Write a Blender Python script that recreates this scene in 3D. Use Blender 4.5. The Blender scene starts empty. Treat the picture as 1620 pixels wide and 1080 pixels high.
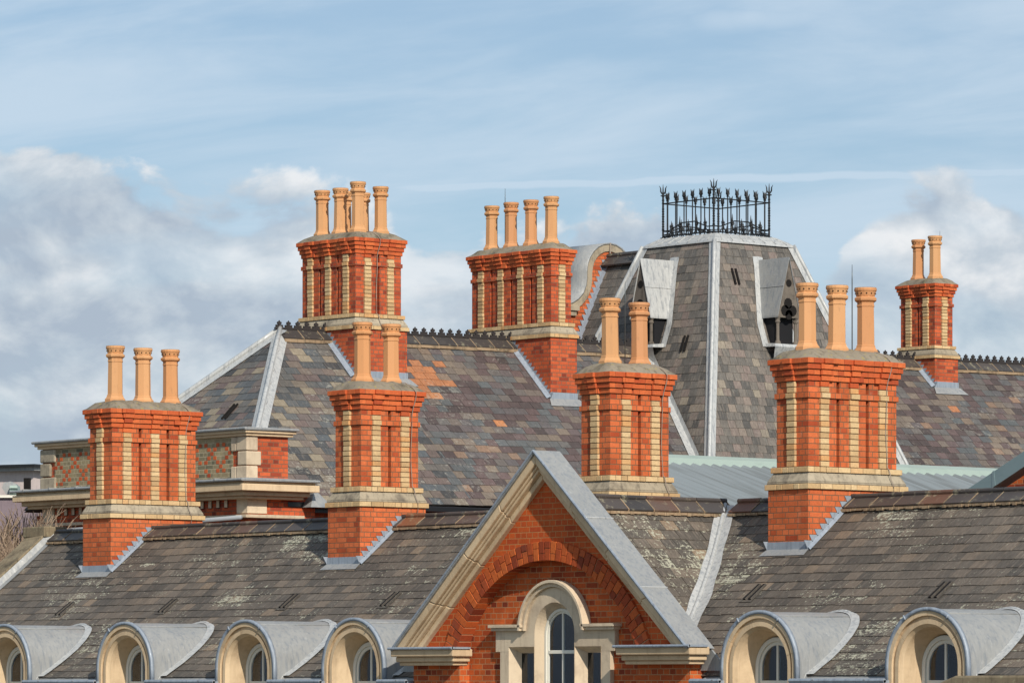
import bpy, bmesh, math, random
from math import sin, cos, tan, pi, radians, sqrt, atan2, floor
from mathutils import Vector, noise
random.seed(7)
S = bpy.context.scene
COL = S.collection

# ------------------------------------------------------------------ camera, sky, sun, exposure
# X runs along the street front, Y goes back into the buildings, Z = 0 is the camera's own height
FPX = 7400.0
AZ = radians(50)
CA, SA = cos(AZ), sin(AZ)
CX, CY = 62*SA, -62*CA
cam = bpy.data.cameras.new('camera')
co = bpy.data.objects.new('camera', cam); COL.objects.link(co)
co.location = (CX, CY, 0)
co.rotation_euler = (radians(90), 0, AZ)
cam.sensor_width = 36; cam.lens = 36*FPX/1620
cam.shift_y = 545/1620
cam.clip_start = 1; cam.clip_end = 5000
S.camera = co

SUN_AZ = radians(-20)      # from +X towards -Y
SUN_EL = radians(33)
sd = Vector((cos(SUN_AZ)*cos(SUN_EL), sin(SUN_AZ)*cos(SUN_EL), sin(SUN_EL)))
sl = bpy.data.lights.new('sun', 'SUN'); sl.energy = 4.4; sl.angle = radians(0.5); sl.color = (1, .93, .82)
so = bpy.data.objects.new('sun', sl); COL.objects.link(so)
so.rotation_euler = sd.to_track_quat('Z', 'Y').to_euler()

S.view_settings.view_transform = 'Standard'; S.view_settings.look = 'None'
S.view_settings.exposure = 0; S.view_settings.gamma = 1
S.render.engine = 'CYCLES'

W = bpy.data.worlds.new('World'); S.world = W; W.use_nodes = True
wn = W.node_tree.nodes; wl = W.node_tree.links; wn.clear()
def N(t, **k):
    n = wn.new(t)
    for a, b in k.items(): setattr(n, a, b)
    return n
def wm(op, a, b=None, clamp=False):
    n = wn.new('ShaderNodeMath'); n.operation = op; n.use_clamp = clamp
    for i, v in enumerate((a, b)):
        if v is None: continue
        if isinstance(v, (int, float)): n.inputs[i].default_value = v
        else: wl.new(v, n.inputs[i])
    return n.outputs[0]
def world():
    out = N('ShaderNodeOutputWorld')
    sky = N('ShaderNodeTexSky'); sky.sky_type = 'NISHITA'; sky.sun_disc = False
    sky.sun_elevation = SUN_EL; sky.sun_rotation = radians(90) - SUN_AZ
    sky.altitude = 100; sky.air_density = 1.0; sky.dust_density = 0.6; sky.ozone_density = 2.5
    tint = N('ShaderNodeMix', data_type='RGBA', blend_type='MULTIPLY'); tint.inputs[0].default_value = 1
    wl.new(sky.outputs[0], tint.inputs[6])
    tc = N('ShaderNodeTexCoord')
    def dot(v):
        n = N('ShaderNodeVectorMath', operation='DOT_PRODUCT'); wl.new(tc.outputs['Generated'], n.inputs[0]); n.inputs[1].default_value = v
        return n.outputs['Value']
    f = wm('MAXIMUM', dot((-SA, CA, 0)), .15)
    az = wm('MULTIPLY', wm('DIVIDE', dot((CA, SA, 0)), f), 7.4)      # about -.81 .. .81 over the view
    el = wm('MULTIPLY', wm('DIVIDE', dot((0, 0, 1)), f), 7.4)       # 0 .. 1.085
    # deeper blue higher up
    cr = N('ShaderNodeValToRGB'); wl.new(wm('DIVIDE', el, 2.2, True), cr.inputs[0])
    cr.color_ramp.elements[0].position = .0; cr.color_ramp.elements[0].color = (.80, .92, 1.02, 1)
    cr.color_ramp.elements[1].position = 1; cr.color_ramp.elements[1].color = (.80, .93, 1.02, 1)
    wl.new(cr.outputs[0], tint.inputs[7])
    def vec(a, b, sx, sy, seed=0):
        c = N('ShaderNodeCombineXYZ'); wl.new(wm('MULTIPLY', a, sx), c.inputs[0]); wl.new(wm('MULTIPLY', b, sy), c.inputs[1]); c.inputs[2].default_value = seed
        return c.outputs[0]
    def noi(v, scale, det, rough=.55, dist=0.0):
        n = N('ShaderNodeTexNoise'); n.inputs['Scale'].default_value = scale; n.inputs['Detail'].default_value = det
        n.inputs['Roughness'].default_value = rough; n.inputs['Distortion'].default_value = dist; wl.new(v, n.inputs['Vector']); return n.outputs[0]
    # top of the low cloud bank along the horizon (azimuth -> height)
    fc = N('ShaderNodeFloatCurve'); wl.new(wm('ADD', wm('DIVIDE', az, 1.62), .5, True), fc.inputs['Value'])
    pts = [(0, .86), (.12, .81), (.22, .78), (.30, .78), (.37, .77), (.41, .73), (.455, .71), (.52, .73), (.58, .77), (.64, .74), (.70, .66), (.79, .64), (.84, .74), (.90, .80), (.96, .79), (1, .76)]
    cv = fc.mapping.curves[0]
    cv.points[0].location = pts[0]; cv.points[-1].location = pts[-1]
    for p in pts[1:-1]: cv.points.new(*p)
    fc.mapping.update()
    v1 = vec(az, el, 1.0, 1.45, 3.3)
    n1 = noi(v1, 4.6, 10, .55, .25)
    off = N('ShaderNodeVectorMath', operation='ADD'); wl.new(v1, off.inputs[0]); off.inputs[1].default_value = (.02, .06, 0)
    n1b = noi(off.outputs[0], 4.6, 10, .55, .25)
    n2 = noi(vec(az, el, 1.0, 1.9, 4.7), 2.4, 5, .5, .2)
    d = wm('ADD', wm('SUBTRACT', fc.outputs[0], el), wm('MULTIPLY', wm('SUBTRACT', n1, .5), .34))
    dens = N('ShaderNodeMapRange', interpolation_type='SMOOTHSTEP'); wl.new(d, dens.inputs[0]); dens.inputs[1].default_value = -.005; dens.inputs[2].default_value = .03
    # blue gaps inside the bank
    gap = N('ShaderNodeMapRange', interpolation_type='SMOOTHSTEP'); wl.new(noi(vec(az, el, 1, 2.4, 9.1), 2.3, 6, .5, .4), gap.inputs[0]); gap.inputs[1].default_value = .40; gap.inputs[2].default_value = .60
    gap.inputs[3].default_value = .68; gap.inputs[4].default_value = 1
    dens1 = wm('MULTIPLY', dens.outputs[0], gap.outputs[0])
    # lit edges towards the top, grey bodies
    sh = wm('ADD', wm('ADD', wm('MULTIPLY', wm('SUBTRACT', .13, d), 1.1), wm('MULTIPLY', wm('SUBTRACT', n2, .5), 2.0)), wm('MULTIPLY', wm('SUBTRACT', n1, n1b), 3.2))
    ccol = N('ShaderNodeValToRGB'); wl.new(wm('ADD', sh, .46, True), ccol.inputs[0])
    e = ccol.color_ramp.elements; e[0].position = 0; e[0].color = (.42, .50, .60, 1); e[1].position = 1; e[1].color = (.84, .86, .88, 1)
    m = e.new(.42); m.color = (.56, .63, .70, 1)
    # thin high streaks and trails
    rot = wm('SUBTRACT', el, wm('MULTIPLY', az, .10))
    n3 = noi(vec(az, rot, 1.0, 5.0, 2.2), 1.5, 8, .58, .35)
    ci = N('ShaderNodeMapRange', interpolation_type='SMOOTHSTEP'); wl.new(n3, ci.inputs[0]); ci.inputs[1].default_value = .30; ci.inputs[2].default_value = .72; ci.inputs[3].default_value = .30; ci.inputs[4].default_value = .80
    def streak(x0, y0, slope, width, amt, x1, x2, curve=0):
        a = wm('SUBTRACT', az, (x0-810)/1000)
        line = wm('ADD', wm('ADD', wm('MULTIPLY', a, slope), wm('MULTIPLY', wm('MULTIPLY', a, a), curve)), (1085-y0)/1000)
        wob = wm('MULTIPLY', wm('SUBTRACT', noi(vec(az, el, 1, 1, x0*.01), 9, 3), .5), width*.9)
        dd = wm('ABSOLUTE', wm('ADD', wm('SUBTRACT', el, line), wob))
        mr = N('ShaderNodeMapRange', interpolation_type='SMOOTHSTEP'); wl.new(dd, mr.inputs[0]); mr.inputs[1].default_value = 0; mr.inputs[2].default_value = width; mr.inputs[3].default_value = amt; mr.inputs[4].default_value = 0
        r = mr.outputs[0]
        for xx, s in ((x1, 1), (x2, -1)):
            q = N('ShaderNodeMapRange', interpolation_type='SMOOTHSTEP'); wl.new(az, q.inputs[0]); q.inputs[1].default_value = (xx-810-90*s)/1000 if s > 0 else (xx-810-90)/1000
            q.inputs[2].default_value = (xx-810+90)/1000
            q.inputs[3].default_value = 0 if s > 0 else 1; q.inputs[4].default_value = 1 if s > 0 else 0
            r = wm('MULTIPLY', r, q.outputs[0])
        return r
    st = wm('ADD', wm('ADD', streak(300, 205, .19, .036, .5, 160, 860, .10), streak(640, 297, .026, .015, .95, 600, 1700)),
            wm('ADD', streak(1100, 45, .09, .045, .5, 1080, 1600), streak(100, 72, .03, .02, .5, -100, 500)))
    st = wm('ADD', st, wm('ADD', streak(850, 20, .0, .03, .3, 700, 1300), streak(1000, 175, -.03, .05, .3, 900, 1700)))
    thin = wm('MAXIMUM', ci.outputs[0], wm('MINIMUM', st, .8))
    b1 = N('ShaderNodeBackground'); b1.inputs[1].default_value = .085; wl.new(tint.outputs[2], b1.inputs[0])
    b2 = N('ShaderNodeBackground'); b2.inputs[0].default_value = (.60, .72, .84, 1); b2.inputs[1].default_value = 1
    b3 = N('ShaderNodeBackground'); wl.new(ccol.outputs[0], b3.inputs[0]); b3.inputs[1].default_value = 1
    m1 = N('ShaderNodeMixShader'); wl.new(thin, m1.inputs[0]); wl.new(b1.outputs[0], m1.inputs[1]); wl.new(b2.outputs[0], m1.inputs[2])
    m2 = N('ShaderNodeMixShader'); wl.new(dens1, m2.inputs[0]); wl.new(m1.outputs[0], m2.inputs[1]); wl.new(b3.outputs[0], m2.inputs[2])
    wl.new(m2.outputs[0], out.inputs[0])
world()

# ------------------------------------------------------------------ measuring helpers (real planes)
def ray(px, py):
    x = (px-810)/FPX
    return (CA*x-SA, SA*x+CA, (1085-py)/FPX)
def onY(px, py, Y):
    d = ray(px, py); t = (Y-CY)/d[1]; return Vector((CX+t*d[0], Y, t*d[2]))
def onX(px, py, X):
    d = ray(px, py); t = (X-CX)/d[0]; return Vector((X, CY+t*d[1], t*d[2]))

# ------------------------------------------------------------------ materials
def mat(name, base=(.5, .5, .5), rough=.7, metal=0, spec=.3):
    m = bpy.data.materials.new(name); m.use_nodes = True
    b = m.node_tree.nodes['Principled BSDF']
    b.inputs['Base Color'].default_value = (*base, 1); b.inputs['Roughness'].default_value = rough
    b.inputs['Metallic'].default_value = metal; b.inputs['Specular IOR Level'].default_value = spec
    return m
class G:
    """small node-graph helper"""
    def __init__(s, m): s.m = m; s.n = m.node_tree.nodes; s.l = m.node_tree.links; s.b = s.n['Principled BSDF']; s.tc = s.n.new('ShaderNodeTexCoord')
    def put(s, sock, v):
        if hasattr(v, 'is_output'): s.l.new(v, sock)
        elif isinstance(v, tuple) and len(v) == 3 and sock.type == 'RGBA': sock.default_value = (*v, 1)
        else: sock.default_value = v
    def math(s, op, a, b=0., clamp=False):
        n = s.n.new('ShaderNodeMath'); n.operation = op; n.use_clamp = clamp; s.put(n.inputs[0], a); s.put(n.inputs[1], b); return n.outputs[0]
    def noise(s, scale, det=4, rough=.6, vec=None, sc=(1, 1, 1), off=(0, 0, 0), dist=0.):
        mp = s.n.new('ShaderNodeMapping'); mp.inputs['Scale'].default_value = sc; mp.inputs['Location'].default_value = off
        s.l.new(vec or s.tc.outputs['Object'], mp.inputs[0])
        n = s.n.new('ShaderNodeTexNoise'); n.inputs['Scale'].default_value = scale; n.inputs['Detail'].default_value = det; n.inputs['Roughness'].default_value = rough
        n.inputs['Distortion'].default_value = dist
        s.l.new(mp.outputs[0], n.inputs[0]); return n.outputs[0]
    def rng(s, v, a, b, c=0., d=1., smooth=True):
        n = s.n.new('ShaderNodeMapRange'); n.interpolation_type = 'SMOOTHSTEP' if smooth else 'LINEAR'
        s.put(n.inputs[0], v)
        for i, q in enumerate((a, b, c, d)): n.inputs[i+1].default_value = q
        return n.outputs[0]
    def mix(s, f, a, b, mode='MIX'):
        n = s.n.new('ShaderNodeMix'); n.data_type = 'RGBA'; n.blend_type = mode
        s.put(n.inputs[0], f); s.put(n.inputs[6], a); s.put(n.inputs[7], b); return n.outputs[2]
    def ramp(s, v, stops, const=False):
        n = s.n.new('ShaderNodeValToRGB'); s.put(n.inputs[0], v); r = n.color_ramp
        if const: r.interpolation = 'CONSTANT'
        r.elements[0].position = stops[0][0]; r.elements[0].color = (*stops[0][1], 1)
        r.elements[1].position = stops[-1][0]; r.elements[1].color = (*stops[-1][1], 1)
        for p, c in stops[1:-1]: e = r.elements.new(p); e.color = (*c, 1)
        return n.outputs[0]
    def rnd(s):
        n = s.n.new('ShaderNodeAttribute'); n.attribute_name = 'rnd'; return n.outputs['Fac']
    def uv(s): return s.tc.outputs['UV']
    def base(s, v): s.put(s.b.inputs['Base Color'], v)
    def bump(s, h, strength=.3, dist=.01):
        n = s.n.new('ShaderNodeBump'); n.inputs['Strength'].default_value = strength; n.inputs['Distance'].default_value = dist; s.l.new(h, n.inputs['Height']); s.l.new(n.outputs[0], s.b.inputs['Normal'])
def hue(g, v, lo, hi):   # brightness variation
    return g.mix(1., v, g.ramp(g.noise(2.3, 5), [(.3, (lo,)*3), (.7, (hi,)*3)]), 'MULTIPLY')

def brick_mat(name, c1, c2, mortar, dirt=.0, dark=(.12, .03, .02), darkamt=.25, bw=.235, rh=.075):
    m = mat(name, rough=.85, spec=.2); g = G(m)
    t = g.n.new('ShaderNodeTexBrick'); g.l.new(g.uv(), t.inputs['Vector'])
    t.inputs['Scale'].default_value = 1; t.inputs['Brick Width'].default_value = bw; t.inputs['Row Height'].default_value = rh
    t.inputs['Mortar Size'].default_value = .0065; t.inputs['Mortar Smooth'].default_value = .3; t.inputs['Bias'].default_value = 0
    t.offset = .5; t.squash = .5; t.squash_frequency = 2
    t.inputs['Color1'].default_value = (0, 0, 0, 1); t.inputs['Color2'].default_value = (1, 1, 1, 1); t.inputs['Mortar'].default_value = (.5, .5, .5, 1)
    f = g.math('ADD', t.outputs['Color'], 0.)
    c = g.ramp(f, [(0, dark), (darkamt*.6, tuple(.5*a+.5*b for a, b in zip(c2, dark))), (darkamt+.02, c2), (.7, c1), (1, tuple(min(1, a*1.12) for a in c1))])
    c = hue(g, c, .80, 1.12)
    fine = g.noise(38, 3, .6)
    c = g.mix(1., c, g.ramp(fine, [(.25, (.80,)*3), (.8, (1.12,)*3)]), 'MULTIPLY')
    c = g.mix(g.rng(g.noise(5, 6, .7, sc=(1, 1, .4), off=(9, 2, 5)), .62, .75, 0, .35), c, (.55, .33, .22))
    mc = g.mix(g.noise(9, 3), mortar, tuple(x*1.7 for x in mortar))
    c = g.mix(t.outputs['Fac'], c, mc)
    if dirt: 
        c = g.mix(g.rng(g.noise(2.0, 7, .7), .50, .76, 0, dirt), c, (.12, .05, .03))
    g.base(c)
    h = g.math('SUBTRACT', g.math('MULTIPLY', fine, .25), t.outputs['Fac'])
    g.bump(h, .55, .008)
    return m
M = {}
M['brick'] = brick_mat('orange_brick', (.60, .148, .052), (.54, .122, .040), (.13, .075, .042), .32, (.38, .066, .025), .14)
M['brick_rear'] = brick_mat('red_brick', (.54, .11, .04), (.44, .078, .032), (.13, .08, .05), .25, (.24, .045, .025), .24)
M['brick_gable'] = brick_mat('gable_brick', (.52, .11, .026), (.42, .075, .02), (.31, .16, .08), .3, (.20, .035, .016), .20)
M['brick_gable_top'] = brick_mat('gable_brick_pale_joint', (.54, .10, .022), (.50, .085, .02), (.34, .15, .06), .06, (.44, .07, .02), .1)

def rndmat(name, stops, rough=.85, bumpy=.3, dirt=.0, stain=(.08, .07, .06), nsc=30):
    m = mat(name, rough=rough, spec=.2); g = G(m)
    c = g.ramp(g.rnd(), stops)
    c = g.mix(1., c, g.ramp(g.noise(nsc, 4), [(.25, (.8,)*3), (.8, (1.15,)*3)]), 'MULTIPLY')
    if dirt: c = g.mix(g.rng(g.noise(3.1, 6, .7), .48, .72, 0, dirt), c, stain)
    g.base(c); g.bump(g.noise(45, 4), bumpy, .006); return m
M['red_unit'] = rndmat('single_red_brick', [(0, (.34, .06, .025)), (.2, (.48, .09, .03)), (.7, (.57, .125, .04)), (1, (.64, .155, .05))], dirt=.5, stain=(.26, .075, .035))
M['arch_unit'] = rndmat('arch_brick', [(0, (.22, .042, .018)), (.25, (.34, .062, .02)), (.5, (.45, .088, .024)), (1, (.56, .13, .03))], dirt=.2)
M['buff_unit'] = rndmat('buff_brick', [(0, (.48, .31, .155)), (.4, (.60, .415, .215)), (.8, (.66, .475, .26)), (1, (.60, .32, .13))], dirt=.35, stain=(.24, .17, .10))
M['buff_mortar'] = mat('buff_joint', (.16, .11, .065), .9)
def stone_mat(name, c1, c2, stain, amt, spots=None):
    m = mat(name, rough=.85, spec=.2); g = G(m)
    c = g.mix(g.noise(1.8, 5), c1, c2)
    c = g.mix(g.rng(g.noise(2.6, 7, .68), .46, .7, 0, amt), c, stain)
    c = g.mix(g.rng(g.noise(5, 5, .6, sc=(3, 3, .35)), .5, .75, 0, amt*.7), c, tuple(x*.8 for x in stain))
    c = g.mix(1., c, g.ramp(g.rnd(), [(0, (.86, .85, .84)), (1, (1.06, 1.06, 1.06))]), 'MULTIPLY')
    if spots: c = g.mix(g.rng(g.noise(16, 5, .7), .58, .66, 0, .8), c, spots)
    g.base(c); g.bump(g.noise(22, 6, .65), .4, .01); return m
M['stone'] = stone_mat('sandstone', (.60, .44, .27), (.68, .52, .34), (.40, .28, .17), .5)
M['stone_pale'] = stone_mat('pale_stone', (.60, .48, .34), (.66, .54, .39), (.38, .29, .21), .6)
M['stone_grey'] = stone_mat('weathered_stone', (.33, .28, .20), (.45, .38, .28), (.12, .10, .08), .8)
M['stone_moss'] = stone_mat('mossy_stone', (.20, .155, .10), (.30, .24, .155), (.075, .06, .04), .9, (.34, .32, .20))
M['cement'] = stone_mat('cement_capping', (.20, .17, .13), (.32, .27, .20), (.09, .075, .05), .9, (.34, .27, .08))
M['fillet'] = stone_mat('mortar_fillet', (.30, .21, .13), (.38, .27, .17), (.10, .08, .055), .9, (.42, .40, .27))
def terracotta():
    m = mat('terracotta', rough=.6, spec=.35); g = G(m)
    c = g.ramp(g.rnd(), [(0, (.56, .29, .125)), (.5, (.62, .33, .15)), (.8, (.58, .27, .11)), (1, (.52, .25, .115))])
    c = g.mix(g.rng(g.noise(2.4, 5, .6, sc=(1, 1, .5)), .45, .75, 0, .5), c, (.52, .22, .085))
    c = g.mix(g.rng(g.noise(7, 7, .72, sc=(2.5, 2.5, .7)), .55, .76, 0, .6), c, (.26, .15, .08))
    g.base(c); g.bump(g.noise(60, 3), .1, .004); return m
M['pot'] = terracotta()
M['rim'] = stone_mat('sooty_rim', (.30, .17, .09), (.22, .13, .08), (.06, .045, .035), .8)
M['shade_black'] = mat('shade_black', (.01, .008, .007), .95)  # near-black standing in for shade in holes, slits and openings; also colours the flue
def lead_mat(name, c1, c2, stain, amt=.6, rough=.5, st=(9, 9, .8)):
    m = mat(name, rough=rough, spec=.5, metal=.15); g = G(m)
    c = g.mix(g.noise(1.9, 5), c1, c2)
    c = g.mix(g.rng(g.noise(2.2, 6, .65, sc=st), .45, .7, 0, amt), c, stain)
    c = g.mix(g.rng(g.noise(7, 6, .7), .60, .74, 0, .55), c, tuple(min(1, x*1.35) for x in c2))
    c = g.mix(g.rng(g.noise(5, 6, .7, sc=(6, 6, .5), off=(4, 1, 2)), .56, .74, 0, .5), c, tuple(min(1, x*1.45) for x in c2))
    g.base(c); g.bump(g.noise(3.5, 5), .55, .03)
    g.put(g.b.inputs['Roughness'], g.rng(g.noise(6, 4), .3, .7, rough-.1, rough+.2)); return m
M['lead'] = lead_mat('lead_sheet', (.26, .265, .26), (.34, .34, .33), (.19, .21, .235), .75)
M['lead_blue'] = lead_mat('blue_grey_lead', (.25, .29, .34), (.33, .37, .42), (.16, .18, .22), .6)
M['lead_white'] = lead_mat('white_lead', (.40, .405, .40), (.52, .52, .50), (.25, .265, .28), .85)

def slate_mat(name, stops, streak, lichen, lsc, lcol=(.42, .42, .30), streakcol=(.30, .24, .19), dark=.75):
    m = mat(name, rough=.72, spec=.3); g = G(m)
    c = g.ramp(g.rnd(), stops)
    # each slate's own grain; uv: x along the row, y up the slope
    c = g.mix(1., c, g.ramp(g.noise(6, 6, .7, g.uv(), (6, 1.6, 1)), [(.28, (dark*.78,)*3), (.75, (1.38,)*3)]), 'MULTIPLY')
    c = g.mix(g.rng(g.noise(9, 6, .75, g.uv(), (1, 1, 1), (8, 8, 0)), .55, .72, 0, .5), c, tuple(x*.5 for x in streakcol))
    c = g.mix(g.rng(g.noise(7, 5, .62, g.uv(), (3.4, .5, 1), (3, 7, 0)), .50, .74, 0, streak), c, streakcol)
    c = g.mix(1., c, g.ramp(g.noise(.8, 5, .6, g.uv()), [(.3, (dark,)*3), (.7, (1.12,)*3)]), 'MULTIPLY')
    big = g.rng(g.noise(.55, 4, .6, g.uv(), (1, 1, 1), (11, 2, 0)), .42, .68)
    sp = g.noise(lsc, 5, .72, g.uv(), (1, 1.0, 1))
    thr = g.math('SUBTRACT', sp, g.math('MULTIPLY', g.math('SUBTRACT', big, .5), .17))
    mid = g.noise(2.2, 4, .65, g.uv(), (.8, 1.3, 1), (5, 1, 0))
    li = g.rng(g.math('ADD', g.math('ADD', sp, g.math('MULTIPLY', g.math('SUBTRACT', big, .55), .14)), g.math('MULTIPLY', g.math('SUBTRACT', mid, .5), .55)), .575, .63, 0, lichen)
    c = g.mix(li, c, g.mix(g.noise(3, 2), lcol, tuple(x*.62 for x in lcol)))
    g.base(c); g.bump(g.noise(14, 5, .6, g.uv(), (3, 1, 1)), .35, .008)
    return m
M['slateA'] = slate_mat('brown_grey_slate', [(0, (.078, .069, .059)), (.3, (.108, .092, .076)), (.7, (.136, .113, .091)), (.93, (.172, .136, .104)), (1, (.25, .18, .12))], .55, .95, 19, (.50, .485, .37), (.27, .22, .175))
M['slateB'] = slate_mat('mottled_slate', [(0, (.055, .053, .053)), (.2, (.095, .105, .112)), (.4, (.13, .12, .108)), (.6, (.135, .098, .092)), (.8, (.18, .148, .118)), (1, (.27, .225, .16))], .5, .6, 12, (.42, .40, .34), (.24, .20, .16))
M['slateR'] = slate_mat('red_patched_slate', [(0, (.065, .052, .05)), (.25, (.125, .086, .082)), (.45, (.10, .108, .11)), (.65, (.14, .115, .10)), (.8, (.19, .15, .115)), (.97, (.42, .17, .075)), (1, (.48, .21, .09))], .15, .35, 12, (.42, .40, .34), (.26, .2, .16))
M['slateT'] = slate_mat('tower_slate', [(0, (.085, .08, .074)), (.3, (.14, .128, .114)), (.6, (.175, .152, .13)), (.85, (.20, .155, .136)), (1, (.28, .24, .185))], .6, .15, 12, (.4, .4, .35), (.30, .25, .20))
M['orange_slate'] = slate_mat('orange_slate', [(0, (.30, .13, .06)), (1, (.42, .17, .07))], .2, .2, 12)
M['felt'] = mat('roof_underlay', (.03, .028, .026), .95)
def ridge_mat():
    m = mat('ridge_tile', rough=.5, spec=.4); g = G(m)
    c = g.ramp(g.rnd(), [(0, (.045, .04, .038)), (.7, (.07, .058, .052)), (.93, (.08, .062, .052)), (.96, (.16, .07, .04)), (1, (.22, .09, .045))])
    c = g.mix(g.rng(g.noise(7, 6, .7), .55, .66, 0, .6), c, (.30, .27, .18))
    c = g.mix(g.rng(g.noise(1.2, 5, .6), .5, .7, 0, .5), c, (.10, .085, .07))
    g.base(c); g.bump(g.noise(20, 4), .3, .01); return m
M['ridge'] = ridge_mat()
M['iron'] = mat('black_iron', (.012, .013, .015), .5, .3, .4)
M['cresting'] = mat('cresting_clay', (.032, .027, .026), .7)
M['white'] = mat('white_paint', (.70, .67, .58), .45)
M['curtain'] = mat('curtain', (.74, .74, .66), .9)
M['room'] = mat('dark_room', (.012, .012, .014), .95)  # near-black colour stands in for the darkness of unlit interiors
M['arch_joint'] = mat('arch_joint', (.46, .27, .15), .9)
M['wood'] = stone_mat('weathered_wood', (.13, .11, .09), (.20, .17, .14), (.05, .04, .035), .8)
M['cable'] = mat('cable_sheath', (.30, .24, .19), .6)
M['rod'] = mat('steel_rod', (.12, .13, .13), .4, .6)
M['gutter'] = mat('black_gutter', (.012, .012, .013), .35, 0, .5)
M['pipe'] = mat('grey_pipe', (.33, .35, .37), .5)
def green_metal(name, a, b, st):
    m = mat(name, rough=.5, spec=.4); g = G(m)
    c = g.mix(g.noise(1.3, 5), a, b); c = g.mix(g.rng(g.noise(3, 6, .65, sc=(1, .5, 2)), .5, .75, 0, .5), c, st)
    g.base(c); g.bump(g.noise(4, 3), .15, .01); return m
M['green'] = green_metal('pale_green_sheet', (.33, .41, .37), (.38, .46, .41), (.25, .32, .28))
M['corr'] = green_metal('corrugated_sheet', (.23, .26, .27), (.27, .30, .315), (.20, .215, .20))
def corr_shade_streaks():
    g = G(M['corr']); c = g.mix(g.rng(g.noise(2.2, 4, .6, sc=(.12, 3.5, .1)), .42, .62, 0, .75), (.215, .24, .25), (.14, .15, .15)); g.base(c)  # darker streaks down the sheet put corrugation shading into the colour
corr_shade_streaks()
M['teal'] = green_metal('teal_flashing', (.17, .24, .25), (.21, .285, .295), (.13, .19, .20))
def glass_mat():
    m = bpy.data.materials.new('window_glass'); m.use_nodes = True; n = m.node_tree.nodes; l = m.node_tree.links
    n.remove(n['Principled BSDF']); o = n['Material Output']
    t = n.new('ShaderNodeBsdfTransparent'); t.inputs[0].default_value = (.75, .8, .8, 1)
    gl = n.new('ShaderNodeBsdfGlossy'); gl.inputs['Roughness'].default_value = .03; gl.inputs[0].default_value = (.85, .9, 1, 1)
    f = n.new('ShaderNodeFresnel'); f.inputs[0].default_value = 1.55
    x = n.new('ShaderNodeMixShader'); l.new(f.outputs[0], x.inputs[0]); l.new(t.outputs[0], x.inputs[1]); l.new(gl.outputs[0], x.inputs[2]); l.new(x.outputs[0], o.inputs[0])
    return m
M['glass'] = glass_mat()

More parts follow.
